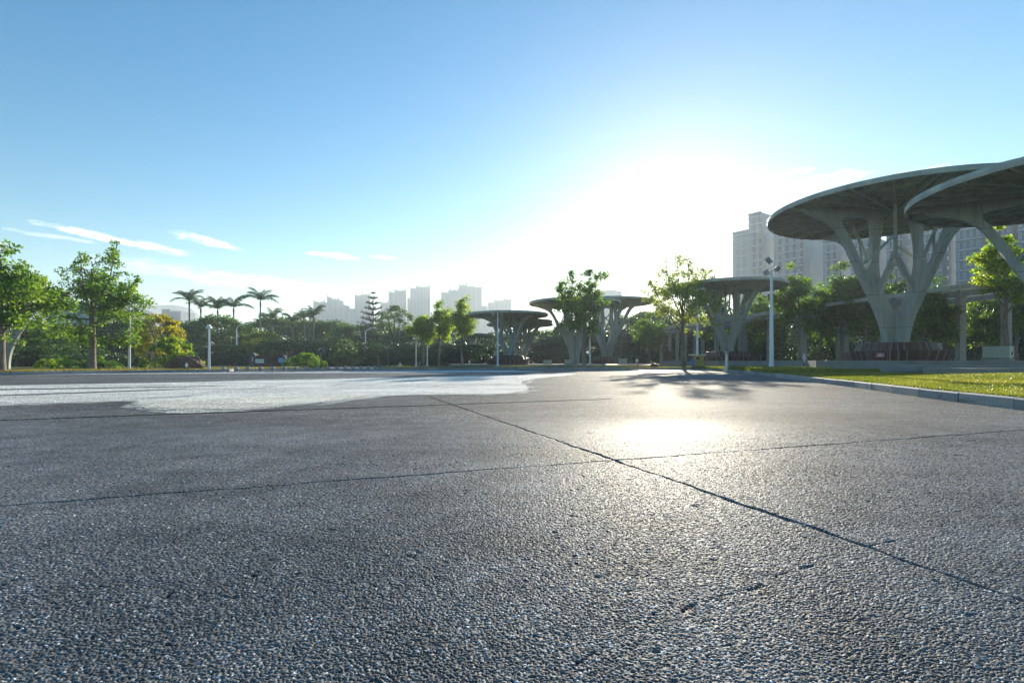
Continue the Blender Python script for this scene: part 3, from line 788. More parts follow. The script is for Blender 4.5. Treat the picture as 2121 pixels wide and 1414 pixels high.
def broad_tree(name, loc, h, cr_, th, tr, mat, label, cat='tree', group=None, seed=1, limbs=8, clumps=60, per=60, leaf=.16, clump_r=.55, bark='bark', spires=(), lean=0.0, skirt=0.0, low=0.0):
    """tapered trunk, forking limbs, leaf clumps strung along the limbs"""
    rg = np.random.default_rng(seed); rnd = random.Random(seed)
    root = empty(name, loc, label, cat, group)
    wood = MB(); top = h * .86
    lead = [Vector((0, 0, -.1))]
    nseg = 7
    for i in range(1, nseg + 1):
        z = top * i / nseg
        lead.append(Vector((lean * z / h + rnd.uniform(-.05, .05) * h * .12, rnd.uniform(-.05, .05) * h * .12, z)))
    wood.tube(lead, [tr * 1.25] + [tr * (1 - .85 * (i / nseg)) + .012 for i in range(1, nseg + 1)], 9)
    def at(z):
        f = max(0, min(nseg - 1e-3, z / top * nseg)); i = int(f); return lead[i].lerp(lead[i + 1], f - i)
    cs, rs = [], []
    ends = []
    for k in range(limbs):
        f = (k + .5) / limbs
        z0 = th + (top - th) * (f ** 1.1) * .75
        a = k * 2.4 + rnd.uniform(-.4, .4)
        prof = math.sin(math.pi * min(1, .22 + .72 * f)) ** .7
        rr = cr_ * prof * rnd.uniform(.7, 1.15)
        z1 = z0 + (h - z0) * rnd.uniform(.25, .62) - skirt * (1 - f) * 1.2
        p0 = at(z0); p2 = Vector((p0.x + rr * math.cos(a), p0.y + rr * math.sin(a), z1)); p1 = p0.lerp(p2, .5) + Vector((0, 0, (z1 - z0) * .12 - .08 * rr))
        pts = [p0, p0.lerp(p1, .5) , p1, p1.lerp(p2, .5) + Vector((rnd.uniform(-.1, .1), rnd.uniform(-.1, .1), .05)), p2]
        r0 = tr * .42 * (1 - .5 * f)
        wood.tube(pts, [r0, r0 * .8, r0 * .6, r0 * .4, .012], 6, cap=False)
        ends.append((p0, p1, p2))
    ends.append((at(top * .6), at(top * .85), Vector((lead[-1].x, lead[-1].y, h - clump_r * .4))))
    for (dx, dy, z) in spires:
        b = at(th + (top - th) * .35); e = Vector((dx, dy, z)); mpt = b.lerp(e, .45) + Vector((dx * .25, dy * .25, 0))
        wood.tube([b, mpt, e], [tr * .3, tr * .2, .01], 6, cap=False); ends.append((b, mpt, e))
        for j in range(12):
            q = mpt.lerp(e, j / 11); sp_ = .34 * (1.25 - j / 11)
            cs.append((q.x + rnd.gauss(0, sp_), q.y + rnd.gauss(0, sp_), q.z + rnd.gauss(0, .14) - .05)); rs.append(clump_r * rnd.uniform(.35, .62))
            wood.tube([q - Vector((0, 0, .15)), cs[-1]], [.012, .005], 4, cap=False)
    for k in range(clumps):
        p0, p1, p2 = ends[k % len(ends)]
        t = rnd.uniform(.35, 1.02)
        q = p0.lerp(p1, t * 2) if t < .5 else p1.lerp(p2, t * 2 - 1)
        sp = cr_ * .32
        c = q + Vector((rnd.gauss(0, 1) * sp * .5, rnd.gauss(0, 1) * sp * .5, rnd.gauss(0, 1) * sp * .38))
        if low: c.z -= low * rnd.random() ** 2
        c.z = max(c.z, th * .75 + .2)
        cs.append(tuple(c)); rs.append(clump_r * rnd.uniform(.55, 1.2))
        wood.tube([q, Vector(cs[-1])], [.022 * tr / .12, .006], 4, cap=False)
    wood.build('trunk', M[bark], root)
    rs_ = np.array(rs); per_ = per * (rs_ / rs_.mean()) ** 1.5
    C = np.concatenate([clump_pts(rg, [c], [r], p_) for c, r, p_ in zip(cs, rs, per_)])
    np_mesh('crown', leaf_quads(rg, C, leaf * .88), 4, mat, root)
    return root

def mass_tree(name, loc, h, cr_, mat, label, cat='tree', group=None, seed=1, clumps=90, per=70, leaf=.24, base=.12, bark='bark_d', dome=True, trunk=True, squash=1.0):
    """dense tree whose leaves reach low: lumps over an uneven dome"""
    rg = np.random.default_rng(seed); rnd = random.Random(seed)
    root = empty(name, loc, label, cat, group)
    cs, rs = [], []
    z0 = h * base; lob = [(rnd.uniform(0, 6.28), rnd.uniform(.7, 1.15)) for _ in range(5)]
    for k in range(clumps):
        a = rnd.uniform(0, 6.28); u = rnd.random()
        w = 1 + .22 * math.sin(a * 2 + lob[0][0]) + .15 * math.sin(a * 3 + lob[1][0])
        zt = u ** .85
        rr = cr_ * w * math.sqrt(max(0.02, 1 - (zt * .98) ** 2.4)) * (.6 + .4 * rnd.random() ** .4)
        cs.append((rr * math.cos(a), rr * math.sin(a) * squash, z0 + (h - z0) * zt - cr_ * .12)); rs.append(cr_ * rnd.uniform(.16, .30))
    if trunk:
        wd = MB(); wd.tube([(0, 0, -.1), (.03 * h, 0, h * .4), (0, .02 * h, h * .8)], [h * .028, h * .02, .03], 7)
        for k in range(6):
            c = cs[k * 3]; wd.tube([(0.02 * h, 0, h * .3), (c[0] * .5, c[1] * .5, (h * .35 + c[2]) / 2), c], [h * .013, h * .008, .01], 5, cap=False)
        wd.build('trunk', M[bark], root)
    C = clump_pts(rg, cs, rs, per, .8)
    np_mesh('crown', leaf_quads(rg, C, leaf), 4, mat, root)
    return root
def clone(root, loc, rz, s, label, sz=None):
    o = copy_tree(root); o.location = loc; o.rotation_euler = (0, 0, rz); o.scale = (s, s, sz or s); o['label'] = label; return o

# ---- the single trees
broad_tree('tree', (P(2, 21.8), 21.8, .11), 5.55, 2.3, 1.5, .15, L['street'], 'leafy tree with yellow tinged crown, trunk cut by the left picture edge', seed=11, limbs=10, clumps=120, per=95, leaf=.16, clump_r=.48, skirt=.6)
broad_tree('tree', (P(190, 29.8), 29.8, .11), 6.9, 2.75, 1.9, .19, L['street'], 'tall open tree with pale trunk and spiky top on the left verge', seed=5, limbs=12, clumps=165, per=60, leaf=.16, clump_r=.5, spires=((1.5, 0, 7.5), (-.7, 0, 6.95), (3.1, -.4, 5.4), (2.4, -.8, 4.4)), skirt=1.0, low=1.1)
TY = 'young trees along the far kerb'
broad_tree('young_tree', (P(877, 52), 52, .11), 5.5, 1.55, 2.1, .11, L['bright'], 'shortest of the three young trees, light post close to its left', group=TY, seed=21, limbs=8, clumps=110, per=100, leaf=.17, clump_r=.56)
broad_tree('young_tree', (P(910, 53), 53, .11), 6.9, 1.55, 2.3, .13, L['bright'], 'tallest of the three young trees, forked pale trunk', group=TY, seed=32, limbs=9, clumps=110, per=100, leaf=.17, clump_r=.56)
broad_tree('young_tree', (P(957, 51), 51, .11), 6.6, 1.65, 2.1, .11, L['bright'], 'young tree with pointed crown touching the rim of the canopy trio', group=TY, seed=43, limbs=8, clumps=110, per=100, leaf=.17, clump_r=.56, spires=((.1, 0, 6.9),))
broad_tree('tree', (P(1210, 44.5), 44.5, .11), 7.3, 2.35, 2.6, .22, L['street'], 'leafy tree with two thin leaders between two canopies', seed=8, limbs=9, clumps=100, per=80, leaf=.19, clump_r=.55, spires=((-1.2, 0, 8.5), (.5, 0, 8.75), (1.2, 0, 8.2), (-2.1, 0, 7.4)))
broad_tree('tree', (P(1414, 38), 38, .11), 7.4, 2.6, 2.2, .15, L['sunlit'], 'tree with thin glowing leaves straight below the sun', seed=19, limbs=12, clumps=165, per=38, leaf=.16, clump_r=.5, spires=((-.4, 0, 8.5), (-1.3, 0, 8.0), (.5, 0, 8.1), (1.6, 0, 7.4), (-2.4, 0, 6.6)))
broad_tree('tree', (P(2084, 27), 27, .6), 6.7, 1.75, 2.4, .14, L['bright'], 'tree with bright top leaves behind the green utility cabinet', seed=77, limbs=9, clumps=90, per=75, leaf=.16, clump_r=.42, spires=((-.35, 0, 7.2), (-1.3, 0, 5.8)))
RT = 'trees in front of the pergola'
row = [(1655, 40, 545, 1.9, 'broad crowned tree just right of the tall floodlight post'), (1742, 38, 542, 1.5, 'pointed tree behind the left arm of the big canopy'), (1795, 36, 548, 1.5, 'tree seen through the arms of the big canopy'),
       (1700, 46, 575, 1.8, 'shaded tree deep between two taller ones right of the floodlights'), (1935, 31, 585, 1.4, 'slim forked tree under the right half of the big canopy'), (1855, 40, 560, 1.6, 'tree showing behind the stem of the big canopy'),
       (1575, 52, 590, 1.9, 'crown rising just above the rim of the dark canopy'), (1600, 47, 610, 1.8, 'shaded tree behind the tall floodlight post'), (1480, 60, 562, 1.7, 'thin topped tree above the left rim of the dark canopy'), (1345, 62, 640, 2.0, 'shaded tree behind the small diamond sign'),
       (1530, 58, 640, 2.0, 'shaded tree behind the dark canopy stem'), (1990, 42, 590, 2.0, 'tree beside the thick pergola column'), (2040, 36, 610, 1.6, 'low tree behind the one with bright top leaves'), (2105, 34, 560, 1.7, 'tree reaching in at the right picture edge')]
for i, (px, D, yt, cr_, lb) in enumerate(row):
    h = Z(yt, D) - .4
    broad_tree('tree', (P(px, D), D, .6 if D < 43 and px > 1600 else .11), h, cr_, h * .32, .13, L['row'] if i % 3 else L['street'], lb, group=RT, seed=100 + i, limbs=10, clumps=105, per=90, leaf=.2, clump_r=.55, skirt=.7, low=1.2)

# ---- background masses: one prototype per kind, then copies
HID = []
def protos(nm, mat, n, **kw):
    return [mass_tree(nm, (0, 0, 0), 8.0, 3.6, mat, 'x', seed=300 + i + len(nm), **kw) for i in range(n)]
rb = random.Random(9)
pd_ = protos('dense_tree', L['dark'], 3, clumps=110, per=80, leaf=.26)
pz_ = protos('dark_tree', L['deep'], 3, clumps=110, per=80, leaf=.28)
used = set()
def place(pl, px, D, ytop, cr_, label, z=0.05, group=None):
    p = pl[rb.randrange(len(pl))]; h = Z(ytop, D) - z
    if p.name not in used: o = p; used.add(p.name); o.location = (P(px, D), D, z); o['label'] = label
    else: o = clone(p, (P(px, D), D, z), 0, 1, label)
    o.rotation_euler = (0, 0, rb.uniform(0, 6.28)); o.scale = (cr_ / 3.6, cr_ / 3.6, h / 8.0)
    if group: o['group'] = group
    return o
GB = 'dense trees beyond the plaza'
bk = [(375, 78, 668, 4.2, 'mid green tree right of the golden tree'), (415, 88, 662, 4.5, 'dark green tree under the first palm'), (455, 80, 652, 5.2, 'big domed tree under the cluster of palms'), (500, 84, 668, 3.8, 'tree behind the first curved street lamp'),
      (560, 92, 655, 5.5, 'domed tree behind the tallest palm'), (600, 96, 657, 5.0, 'domed tree between the tallest palm and the low palms'), (645, 92, 662, 5.0, 'green tree under the rightmost pair of palms'), (690, 90, 664, 5.0, 'dark tree below the pale high rise towers'),
      (735, 86, 672, 4.5, 'dark tree left of the conifer'), (790, 88, 672, 4.6, 'green tree right of the conifer foot'), (835, 86, 676, 4.2, 'yellowish green tree below the twin towers'), (870, 84, 668, 4.4, 'dark tree behind the shortest young tree'), (925, 86, 672, 4.6, 'dark tree behind the tallest young tree'),
      (985, 88, 690, 4.4, 'dark tree behind the small shaded canopy'), (1030, 92, 688, 4.5, 'dark tree behind the canopy trio'), (1120, 90, 684, 4.2, 'dome of a tree in the gap right of the canopy trio'), (1150, 84, 680, 3.6, 'green tree behind the canopy whose rim is in clear sky'), (1180, 80, 665, 3.4, 'feathery tree behind the tree with two leaders'),
      (1300, 84, 655, 4.8, 'shaded tree left of the sunlit tree'), (1345, 90, 645, 4.8, 'tree in haze just below the sun'), (1395, 88, 640, 5.0, 'tree behind the glowing sunlit tree'), (1450, 90, 630, 5.0, 'tree behind the thinner metal lamp post'),
      (330, 70, 690, 4.0, 'green tree behind the golden tree'), (275, 62, 660, 4.2, 'green tree behind the left verge lamp post'), (215, 60, 668, 4.0, 'shaded tree behind the pale trunk'), (150, 56, 672, 4.0, 'tree left of the pale trunk, in half shade'), (95, 50, 668, 4.0, 'shaded tree above the clipped yellow green bush'), (35, 46, 660, 4.0, 'shaded tree behind the curved canopy stem at the left'), (-30, 48, 650, 4.0, 'tree at the very left edge, in shade')]
for a in bk: place(pd_, *a, group=GB)
GD = 'dark undergrowth trees beyond the plaza'
MARKS = [(2, 'the left edge tree'), (96, 'the clipped bush'), (190, 'the pale trunk'), (268, 'the left verge lamp'), (330, 'the golden tree'), (387, 'the brown rock'), (433, 'the short white post'), (490, 'the first curved street lamp'), (522, 'the notice wall pier'), (560, 'the notice wall middle'), (590, 'the bare sapling'), (650, 'the ball shrubs'), (665, 'the round sign'), (712, 'the lone round bush'), (757, 'the second curved street lamp'), (784, 'the stone marker'), (829, 'the far diamond sign'), (862, 'the lamp left of the shortest young tree'), (910, 'the tallest young tree'), (957, 'the pointed young tree'), (1031, 'the lamp before the trio'), (1134, 'the left small cabinet'), (1176, 'the right small cabinet'), (1222, 'the double headed lamp mid picture'), (1290, 'the third small cabinet'), (1320, 'the kerb diamond sign'), (1356, 'the dark dome'), (1414, 'the sunlit tree'), (1445, 'the ochre bin'), (1505, 'the bollard light'), (1598, 'the floodlight post'), (1664, 'the crooked diamond sign'), (1742, 'the pointed tree'), (1804, 'the red notice'), (1870, 'the big canopy stem'), (1935, 'the slim forked tree'), (1990, 'the thick pergola column'), (2080, 'the green cabinet'), (2130, 'the right edge')]
def ORD(lst, i, px):
    m_ = min(MARKS, key=lambda q: abs(q[0] - px)); d = px - m_[0]
    return ('just left of ' if d < -4 else 'just right of ' if d > 4 else 'in line with ') + m_[1]
dk = [(x, 60 + (i * 7) % 12, 704 + (i * 13) % 12, 3.6) for i, x in enumerate(range(60, 1010, 44))]
for i, a in enumerate(dk):
    where = 'left of the rock' if a[0] < 345 else 'between the rock and the notice wall' if a[0] < 515 else 'behind the notice wall' if a[0] < 600 else 'behind the row of stone balls' if a[0] < 830 else 'behind the young trees'
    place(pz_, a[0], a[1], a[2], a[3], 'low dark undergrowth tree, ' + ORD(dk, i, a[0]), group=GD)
rr_ = [(1140, 74, 700, 3.8), (1100, 72, 706, 3.6), (1190, 76, 690, 4), (1240, 70, 690, 4), (1290, 74, 680, 4.2), (1335, 78, 668, 4.5), (1390, 80, 662, 4.6), (1440, 76, 656, 4.6), (1500, 78, 650, 4.6), (1560, 74, 645, 4.6), (1620, 70, 636, 4.6), (1680, 66, 628, 4.6), (1745, 62, 622, 4.6), (1815, 60, 618, 4.6), (1885, 56, 615, 4.4), (1950, 52, 618, 4.2), (2010, 50, 622, 4.0), (2070, 48, 618, 4.0), (2130, 46, 610, 4)]
for i, a in enumerate(rr_):
    where = 'behind the canopy trio' if a[0] < 1150 else 'behind the two leader tree' if a[0] < 1260 else 'behind the pergola left of the ochre bin' if a[0] < 1440 else 'behind the pergola and the dark canopy' if a[0] < 1600 else 'behind the pergola and the big canopy'
    place(pz_, *a, 'dark tree in the shade, ' + ORD(rr_, i, a[0]), group='dark trees behind the pergola')

for p in pd_ + pz_:
    if p.name not in used:
        for c in children(p): bpy.data.objects.remove(c)
        bpy.data.objects.remove(p)

def hedge(px0, px1, D, y, seed, label):
    """low clipped belt of shrubs closing the gaps under the trees"""
    rg = np.random.default_rng(seed); x0, x1 = P(px0, D), P(px1, D); h = Z(y, D)
    n = int((x1 - x0) * 26); cs = np.stack([rg.uniform(x0, x1, n), D + rg.uniform(-1, 1.2, n), rg.uniform(.1, h, n) ** 1.0], 1)
    C = clump_pts(rg, cs, rg.uniform(.35, .7, n), 22)
    o = np_mesh('hedge', leaf_quads(rg, C, .2), 4, L['deep'], None)
    return tag(o, label, 'hedge')
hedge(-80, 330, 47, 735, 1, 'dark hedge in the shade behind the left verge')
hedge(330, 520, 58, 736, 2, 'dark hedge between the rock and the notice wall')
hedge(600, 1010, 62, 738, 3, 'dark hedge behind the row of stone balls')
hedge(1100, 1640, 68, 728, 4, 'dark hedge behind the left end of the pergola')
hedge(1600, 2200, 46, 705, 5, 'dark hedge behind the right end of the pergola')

# yellow tree, bamboo, shrubs
mass_tree('golden_tree', (P(330, 40), 40, .1), 4.2, 1.9, L['yellow'], 'golden yellow leaved tree above the brown rock', seed=61, clumps=90, per=75, leaf=.2, base=.3)
mass_tree('bush', (P(352, 36), 36, .1), 2.2, 1.5, L['bright'], 'yellow green bush below the golden tree, left of the rock', 'bush', seed=62, clumps=60, per=70, leaf=.16, base=.1)
mass_tree('bamboo', (P(545, 62), 62, .05), 4.4, 3.1, L['bamboo'], 'pale yellow green bamboo thicket above the notice wall', 'bamboo', seed=63, clumps=110, per=100, leaf=.2, base=.1)
mass_tree('bush', (P(712, 58), 58, .05), 3.1, 1.6, L['dark'], 'rounded green bush alone in front of the dark trees', 'bush', seed=64, clumps=70, per=70, leaf=.16, base=.05)
mass_tree('bush', (P(96, 29), 29, .1), .62, .62, L['bright'], 'low clipped yellow green bush by the left verge', 'bush', seed=65, clumps=50, per=60, leaf=.07, base=.05, trunk=False)
mass_tree('flat_topped_bush', (P(634, 43), 43, .03), 1.3, .95, L['street'], 'flat topped shrub above the three clipped balls', 'bush', seed=66, clumps=50, per=70, leaf=.1, base=.45)
for (px, y0, r, D, lb) in ((650, 753, .44, 40, 'largest clipped ball shrub of three'), (664, 754, .32, 41, 'small clipped ball shrub in the middle of three'), (671, 752.5, .3, 43, 'small clipped ball shrub at the back of three')):
    root = empty('ball_shrub', (P(px, D), D, .03), lb, 'shrub', 'clipped ball shrubs')
    rg = np.random.default_rng(int(px)); d = rand_unit(rg, 2600) * (r * rg.uniform(.86, 1.03, 2600))[:, None]; d[:, 2] += r
    np_mesh('crown', leaf_quads(rg, d, .06), 4, L['street'], root)
    MB().tube([(0, 0, -.05), (0, 0, r)], [.04, .03], 6).build('trunk', M['bark_d'], root)
mass_tree('pale_tree', (P(815, 80), 80, .05), 9.6, 2.9, L['pale'], 'feathery pale green tree right of the tall conifer', seed=67, clumps=60, per=60, leaf=.26, base=.4)
mass_tree('bush', (P(620, 44), 44, .03), .9, 1.6, L['dark'], 'low green shrub bed right of the notice wall', 'bush', seed=68, clumps=50, per=60, leaf=.1, base=.02, trunk=False)

def bare_tree(loc, h, spread, label, seed, name='bare_tree', twigs=5, r0=.05, mat='bark'):
    rnd = random.Random(seed); root = empty(name, loc, label, 'tree'); m = MB()
    def grow(p, d, L_, r, lv):
        q = p + d * L_; mid = p.lerp(q, .5) + Vector((rnd.uniform(-1, 1), rnd.uniform(-1, 1), 0)) * L_ * .05
        m.tube([p, mid, q], [r, r * .85, r * .65], 5, cap=False)
        if lv == 0: return
        for _ in range(3):
            nd = (d + Vector((rnd.uniform(-1, 1) * spread, rnd.uniform(-1, 1) * spread, rnd.uniform(-.05, .35)))).normalized()
            grow(q, nd, L_ * rnd.uniform(.6, .85), r * .62, lv - 1)
    grow(Vector((0, 0, -.05)), Vector((0, 0, 1)), h * .27, r0, 4)
    m.build('trunk', M[mat], root); return root
bare_tree((P(322, 34), 34, .1), 5.0, .55, 'leafless grey tree sticking out right of the tall open tree', 3)
bare_tree((P(310, 27), 27, .11), 1.5, .9, 'small bare shrub with crooked stem on the left verge', 4, 'bare_shrub', r0=.03)
bare_tree((P(595, 46), 46, .03), 2.1, .6, 'small bare sapling in front of the notice wall', 5, 'bare_sapling', r0=.03)

# ferns / cycads by the pale trunk
def fronds(root, n, L_, rise, droop, w, seed, mat, name='frond', leaflets=18, objs=True, z0=0.0, r0=0.0, per_mesh=3):
    rnd = random.Random(seed); meshes = []
    for v in range(per_mesh):
        V = []; e0 = rise * rnd.uniform(.8, 1.15)
        pts = []
        p = Vector((r0, 0, 0)); ang_ = e0
        for i in range(leaflets + 1):
            pts.append(p.copy()); ang_ -= droop / leaflets * (1.0 + .8 * i / leaflets); p = p + Vector((math.cos(ang_), 0, math.sin(ang_))) * (L_ / leaflets)
        for i in range(1, leaflets + 1):
            t = (pts[i] - pts[i - 1]).normalized(); f = i / leaflets
            ll = w * (math.sin(math.pi * min(1, .12 + f * .86)) ** .6)
            for sgn in (-1, 1):
                b = pts[i]; tip = b + Vector((t.x * .55 * ll, sgn * ll * .75, t.z * .55 * ll - ll * rnd.uniform(.35, .75)))
                a0 = b - t * (L_ / leaflets) * .42; a1 = b + t * (L_ / leaflets) * .42
                V += [a0, a1, tip + t * .02, tip - t * .02]
            s_ = .018
            V += [pts[i - 1] + Vector((0, s_, 0)), pts[i - 1] - Vector((0, s_, 0)), pts[i] - Vector((0, s_, 0)), pts[i] + Vector((0, s_, 0))]
        meshes.append(np.array([tuple(x) for x in V]))
    first = {}
    for k in range(n):
        v = k % per_mesh
        if v not in first: o = np_mesh(name, meshes[v], 4, mat, root); first[v] = o
        else: o = first[v].copy(); col.objects.link(o); o.parent = root
        el_ = rnd.uniform(-.5, .42) if n > 8 else rnd.uniform(-.2, .2)
        o.rotation_euler = (0, el_, k * 2 * math.pi / n + rnd.uniform(-.2, .2)); o.location = (0, 0, z0)
for (px, D, lb) in ((172, 33, 'cycad in shade just left of the pale trunk'), (212, 34, 'cycad in shade just right of the pale trunk'), (140, 36, 'cycad in shade farther left of the pale trunk')):
    r_ = empty('cycad', (P(px, D), D, .1), lb, 'plant', 'cycads on the left verge')
    MB().tube([(0, 0, -.05), (0, 0, .3)], [.14, .1], 8).build('trunk', M['bark_d'], r_)
    fronds(r_, 14, 1.5, .9, 1.3, .28, int(px), L['street'], z0=.25)

PG = 'palms rising above the trees'
for (px, D, yc, s, lb) in ((392, 86, 622, 1.05, 'palm at the left end of the palm cluster'), (416, 88, 636, .95, 'palm second from the left in the palm cluster'), (451, 88, 640, 1.0, 'palm third from the left, over the domed tree'), (484, 86, 636, 1.15, 'palm with wide drooping crown at the right end of the cluster'),
                           (539.5, 84, 622, 1.1, 'tallest palm, standing alone with a slim trunk'), (564, 80, 659, .8, 'short palm just right of the tallest palm'), (606, 88, 665, .8, 'short palm half sunk in the domed trees'), (630, 86, 658, .75, 'slim palm left of the pair beside the towers'), (650, 84, 655, .95, 'palm right of the pair, in front of the pale towers')):
    root = empty('palm', (P(px, D), D, .05), lb, 'palm', PG)
    h = Z(yc, D); rnd = random.Random(int(px))
    MB().tube([(0, 0, -.1), (rnd.uniform(-.12, .12), 0, h * .5), (0, 0, h - 1.0)], [.17, .14, .12], 10).build('trunk', M['palmbark'], root)
    MB().tube([(0, 0, h - 1.1), (0, 0, h - .6), (0, 0, h + .1)], [.13, .16, .07], 10).build('crownshaft', L['palm'], root)
    fronds(root, 14, 3.0 * s, 1.05, 1.12, .7 * s, int(px) + 5, L['palm'], z0=h, leaflets=20)

def conifer(loc, h, label):
    root = empty('conifer', loc, label, 'tree'); rnd = random.Random(2); rg = np.random.default_rng(2); wood = MB(); cs = []; rs = []
    wood.tube([(0, 0, 0), (0, 0, h)], [.22, .03], 8)
    tiers = 11
    for i in range(tiers):
        f = i / (tiers - 1); z = h * (.22 + .75 * f); rr = (1 - f) ** .75 * h * .24 + .22
        n = 9
        for k in range(n):
            a = 2 * math.pi * k / n + i * .35; r = rr * rnd.uniform(.8, 1.1)
            tip = Vector((r * math.cos(a), r * math.sin(a), z + r * .28))
            wood.tube([(0, 0, z), tip], [.04, .01], 4, cap=False)
            st = max(2, int(r / .3))
            for q in range(st):
                t = (q + 1) / st; cs.append((tip.x * t, tip.y * t, z + (tip.z - z) * t ** 1.5)); rs.append(.16 + .16 * (1 - f) + .05 * t)
    wood.build('trunk', M['bark_d'], root)
    np_mesh('crown', leaf_quads(rg, clump_pts(rg, cs, rs, 30, .55), .17, 0, .4), 4, L['pine'], root)
conifer((P(773, 82), 82, .05), Z(603, 82), 'tall dark tiered conifer before the pale towers')

# ------------------------------------------------------------ grass
def grass(name, label, n, sampler, hgt, mat, seed, wid=.006):
    rg = np.random.default_rng(seed); x, y, z = sampler(rg, n); n = len(x)
    b = np.stack([x, y, z], 1); a = rg.uniform(0, 6.28, n); l = hgt * rg.uniform(.5, 1.5, n); dist = np.hypot(x, y)
    w = wid * (1 + dist / 9) * rg.uniform(.7, 1.3, n)
    d = np.stack([np.cos(a) * w, np.sin(a) * w, np.zeros(n)], 1); a2 = rg.uniform(0, 6.28, n)
    tip = b + np.stack([np.cos(a2) * l * .5, np.sin(a2) * l * .5, l * .8], 1)
    o = np_mesh(name, np.stack([b - d, b + d, tip], 1).reshape(-1, 3), 3, mat)
    return tag(o, label, 'grass', kind='stuff')
def patchy(rg, x, y, s=1.3, lo=.25):
    return (np.sin(x * s + 1.3 * np.sin(y * .7)) * np.sin(y * s * 1.3 + np.sin(x * .9)) * .5 + .5 + rg.uniform(0, .6, len(x))) > lo
def samp_right(rg, n):
    D = 4.5 * (24.0 / 4.5) ** rg.uniform(0, 1, n)
    kx = np.interp(D, [-10, -3, 2, 5.5, 7.84, 11.2, 15.9, 21.6, 27, 31], [1.6, 3.4, 4.8, 5.75, 6.35, 7.45, 8.75, 10.4, 11.5, 11.9])
    x = kx + .13 + rg.uniform(0, 1, n) ** 1.1 * (3 + D * .35)
    ok = patchy(rg, x, D, 1.3, .38) & patchy(rg, x, D, 3.1, .3); ok &= ~((x > 12.1) & (D > 14) & (D < 19) & (x > 12 + (D - 14.9) * .15)); ok &= x < P(1700, 23.6) + (23 - D) * 1.0 + 1
    x, D = x[ok], D[ok]; return x, D, lawn_h(x, D)
grass('grass', 'short sunlit green grass of the right verge behind the kerb', 330000, samp_right, .045, L['grass'], 1)
def samp_right2(rg, n):
    D = rg.uniform(19, 34, n); kx = np.interp(D, [15.9, 21.6, 27, 31, 34], [8.75, 10.4, 11.5, 11.9, 11.4]); x = kx + .15 + rg.uniform(0, 1, n) ** 1.3 * 3.2
    ok = patchy(rg, x, D, .8, .45); x, D = x[ok], D[ok]; return x, D, np.where(D < 31.5, lawn_h(x, D), .116)
grass('grass', 'longer weedy grass around the diamond sign and lamp foot', 26000, samp_right2, .14, L['grass'], 2, .008)
def samp_far(rg, n):
    k = rg.integers(0, len(far) - 1, n); fx_ = np.array([p[0] for p in far]); fy_ = np.array([p[1] for p in far]); t = rg.uniform(0, 1, n)
    x = fx_[k] * (1 - t) + fx_[k + 1] * t; y = fy_[k] * (1 - t) + fy_[k + 1] * t + .15 + rg.uniform(0, 1, n) ** 1.5 * 8
    ok = patchy(rg, x, y, .6, .5) & ((x > 4) | (y < 48)); return x[ok], y[ok], np.full(ok.sum(), .11)
grass('grass', 'sunlit grass strip along the far kerb', 60000, samp_far, .09, L['drygrass'], 3, .006)
def samp_left(rg, n):
    lx = np.array([p[0] for p in KL]); ly = np.array([p[1] for p in KL]); x = rg.uniform(-34, -16, n)
    y = np.interp(x, lx[:-5], ly[:-5]) + .2 + rg.uniform(0, 1, n) ** 1.2 * 10
    ok = patchy(rg, x, y, .5, .55); return x[ok], y[ok], np.full(ok.sum(), .11)
grass('grass', 'dry grass strip of the left verge under the trees', 70000, samp_left, .08, L['drygrass'], 4, .006)

# ------------------------------------------------------------ lamps
def t_lamp(px, D, ytop, label, zb=.11, arm=.42, base=True, group='double headed lamp posts'):
    root = empty('lamp_post', (P(px, D), D, zb), label, 'lamp post', group)
    h = Z(ytop, D) - zb
    MB().tube([(0, 0, -.05), (0, 0, h * .5), (0, 0, h)], [.085, .07, .055], 14).build('pole', M['pole'], root)
    MB().lathe([(0, .0), (.17, 0), (.17, .03), (.11, .05), (.095, .3), (.085, .34)], 16).build('base', M['pole'], root)
    MB().box((0, 0, h + .02), (arm * 2 + .2, .07, .05)).build('cross_arm', M['pole'], root)
    for s in (-1, 1):
        hd = MB().lathe([(0, .02), (.09, .0), (.12, -.08), (.14, -.22), (.11, -.26), (.0, -.26)], 14).build('lamp_head', M['lampgrey'], root)
        hd.location = (s * arm, 0, h - .01)
        MB().lathe([(0, -.275), (.07, -.30), (.105, -.262)], 14).build('lens', M['glass'], hd)
    return root
t_lamp(1031, 45.5, 648, 'double headed lamp post before the canopy trio and round bench')
t_lamp(1222, 45, 631, 'double headed lamp post before the tree with two leaders')
t_lamp(1444.5, 37.5, 598, 'double headed lamp post beside the ochre litter bin')
t_lamp(862, 54, 700, 'lamp post left of the shortest young tree', arm=.3)
t_lamp(885, 55.5, 702, 'lamp post right of the shortest young tree', arm=.3)
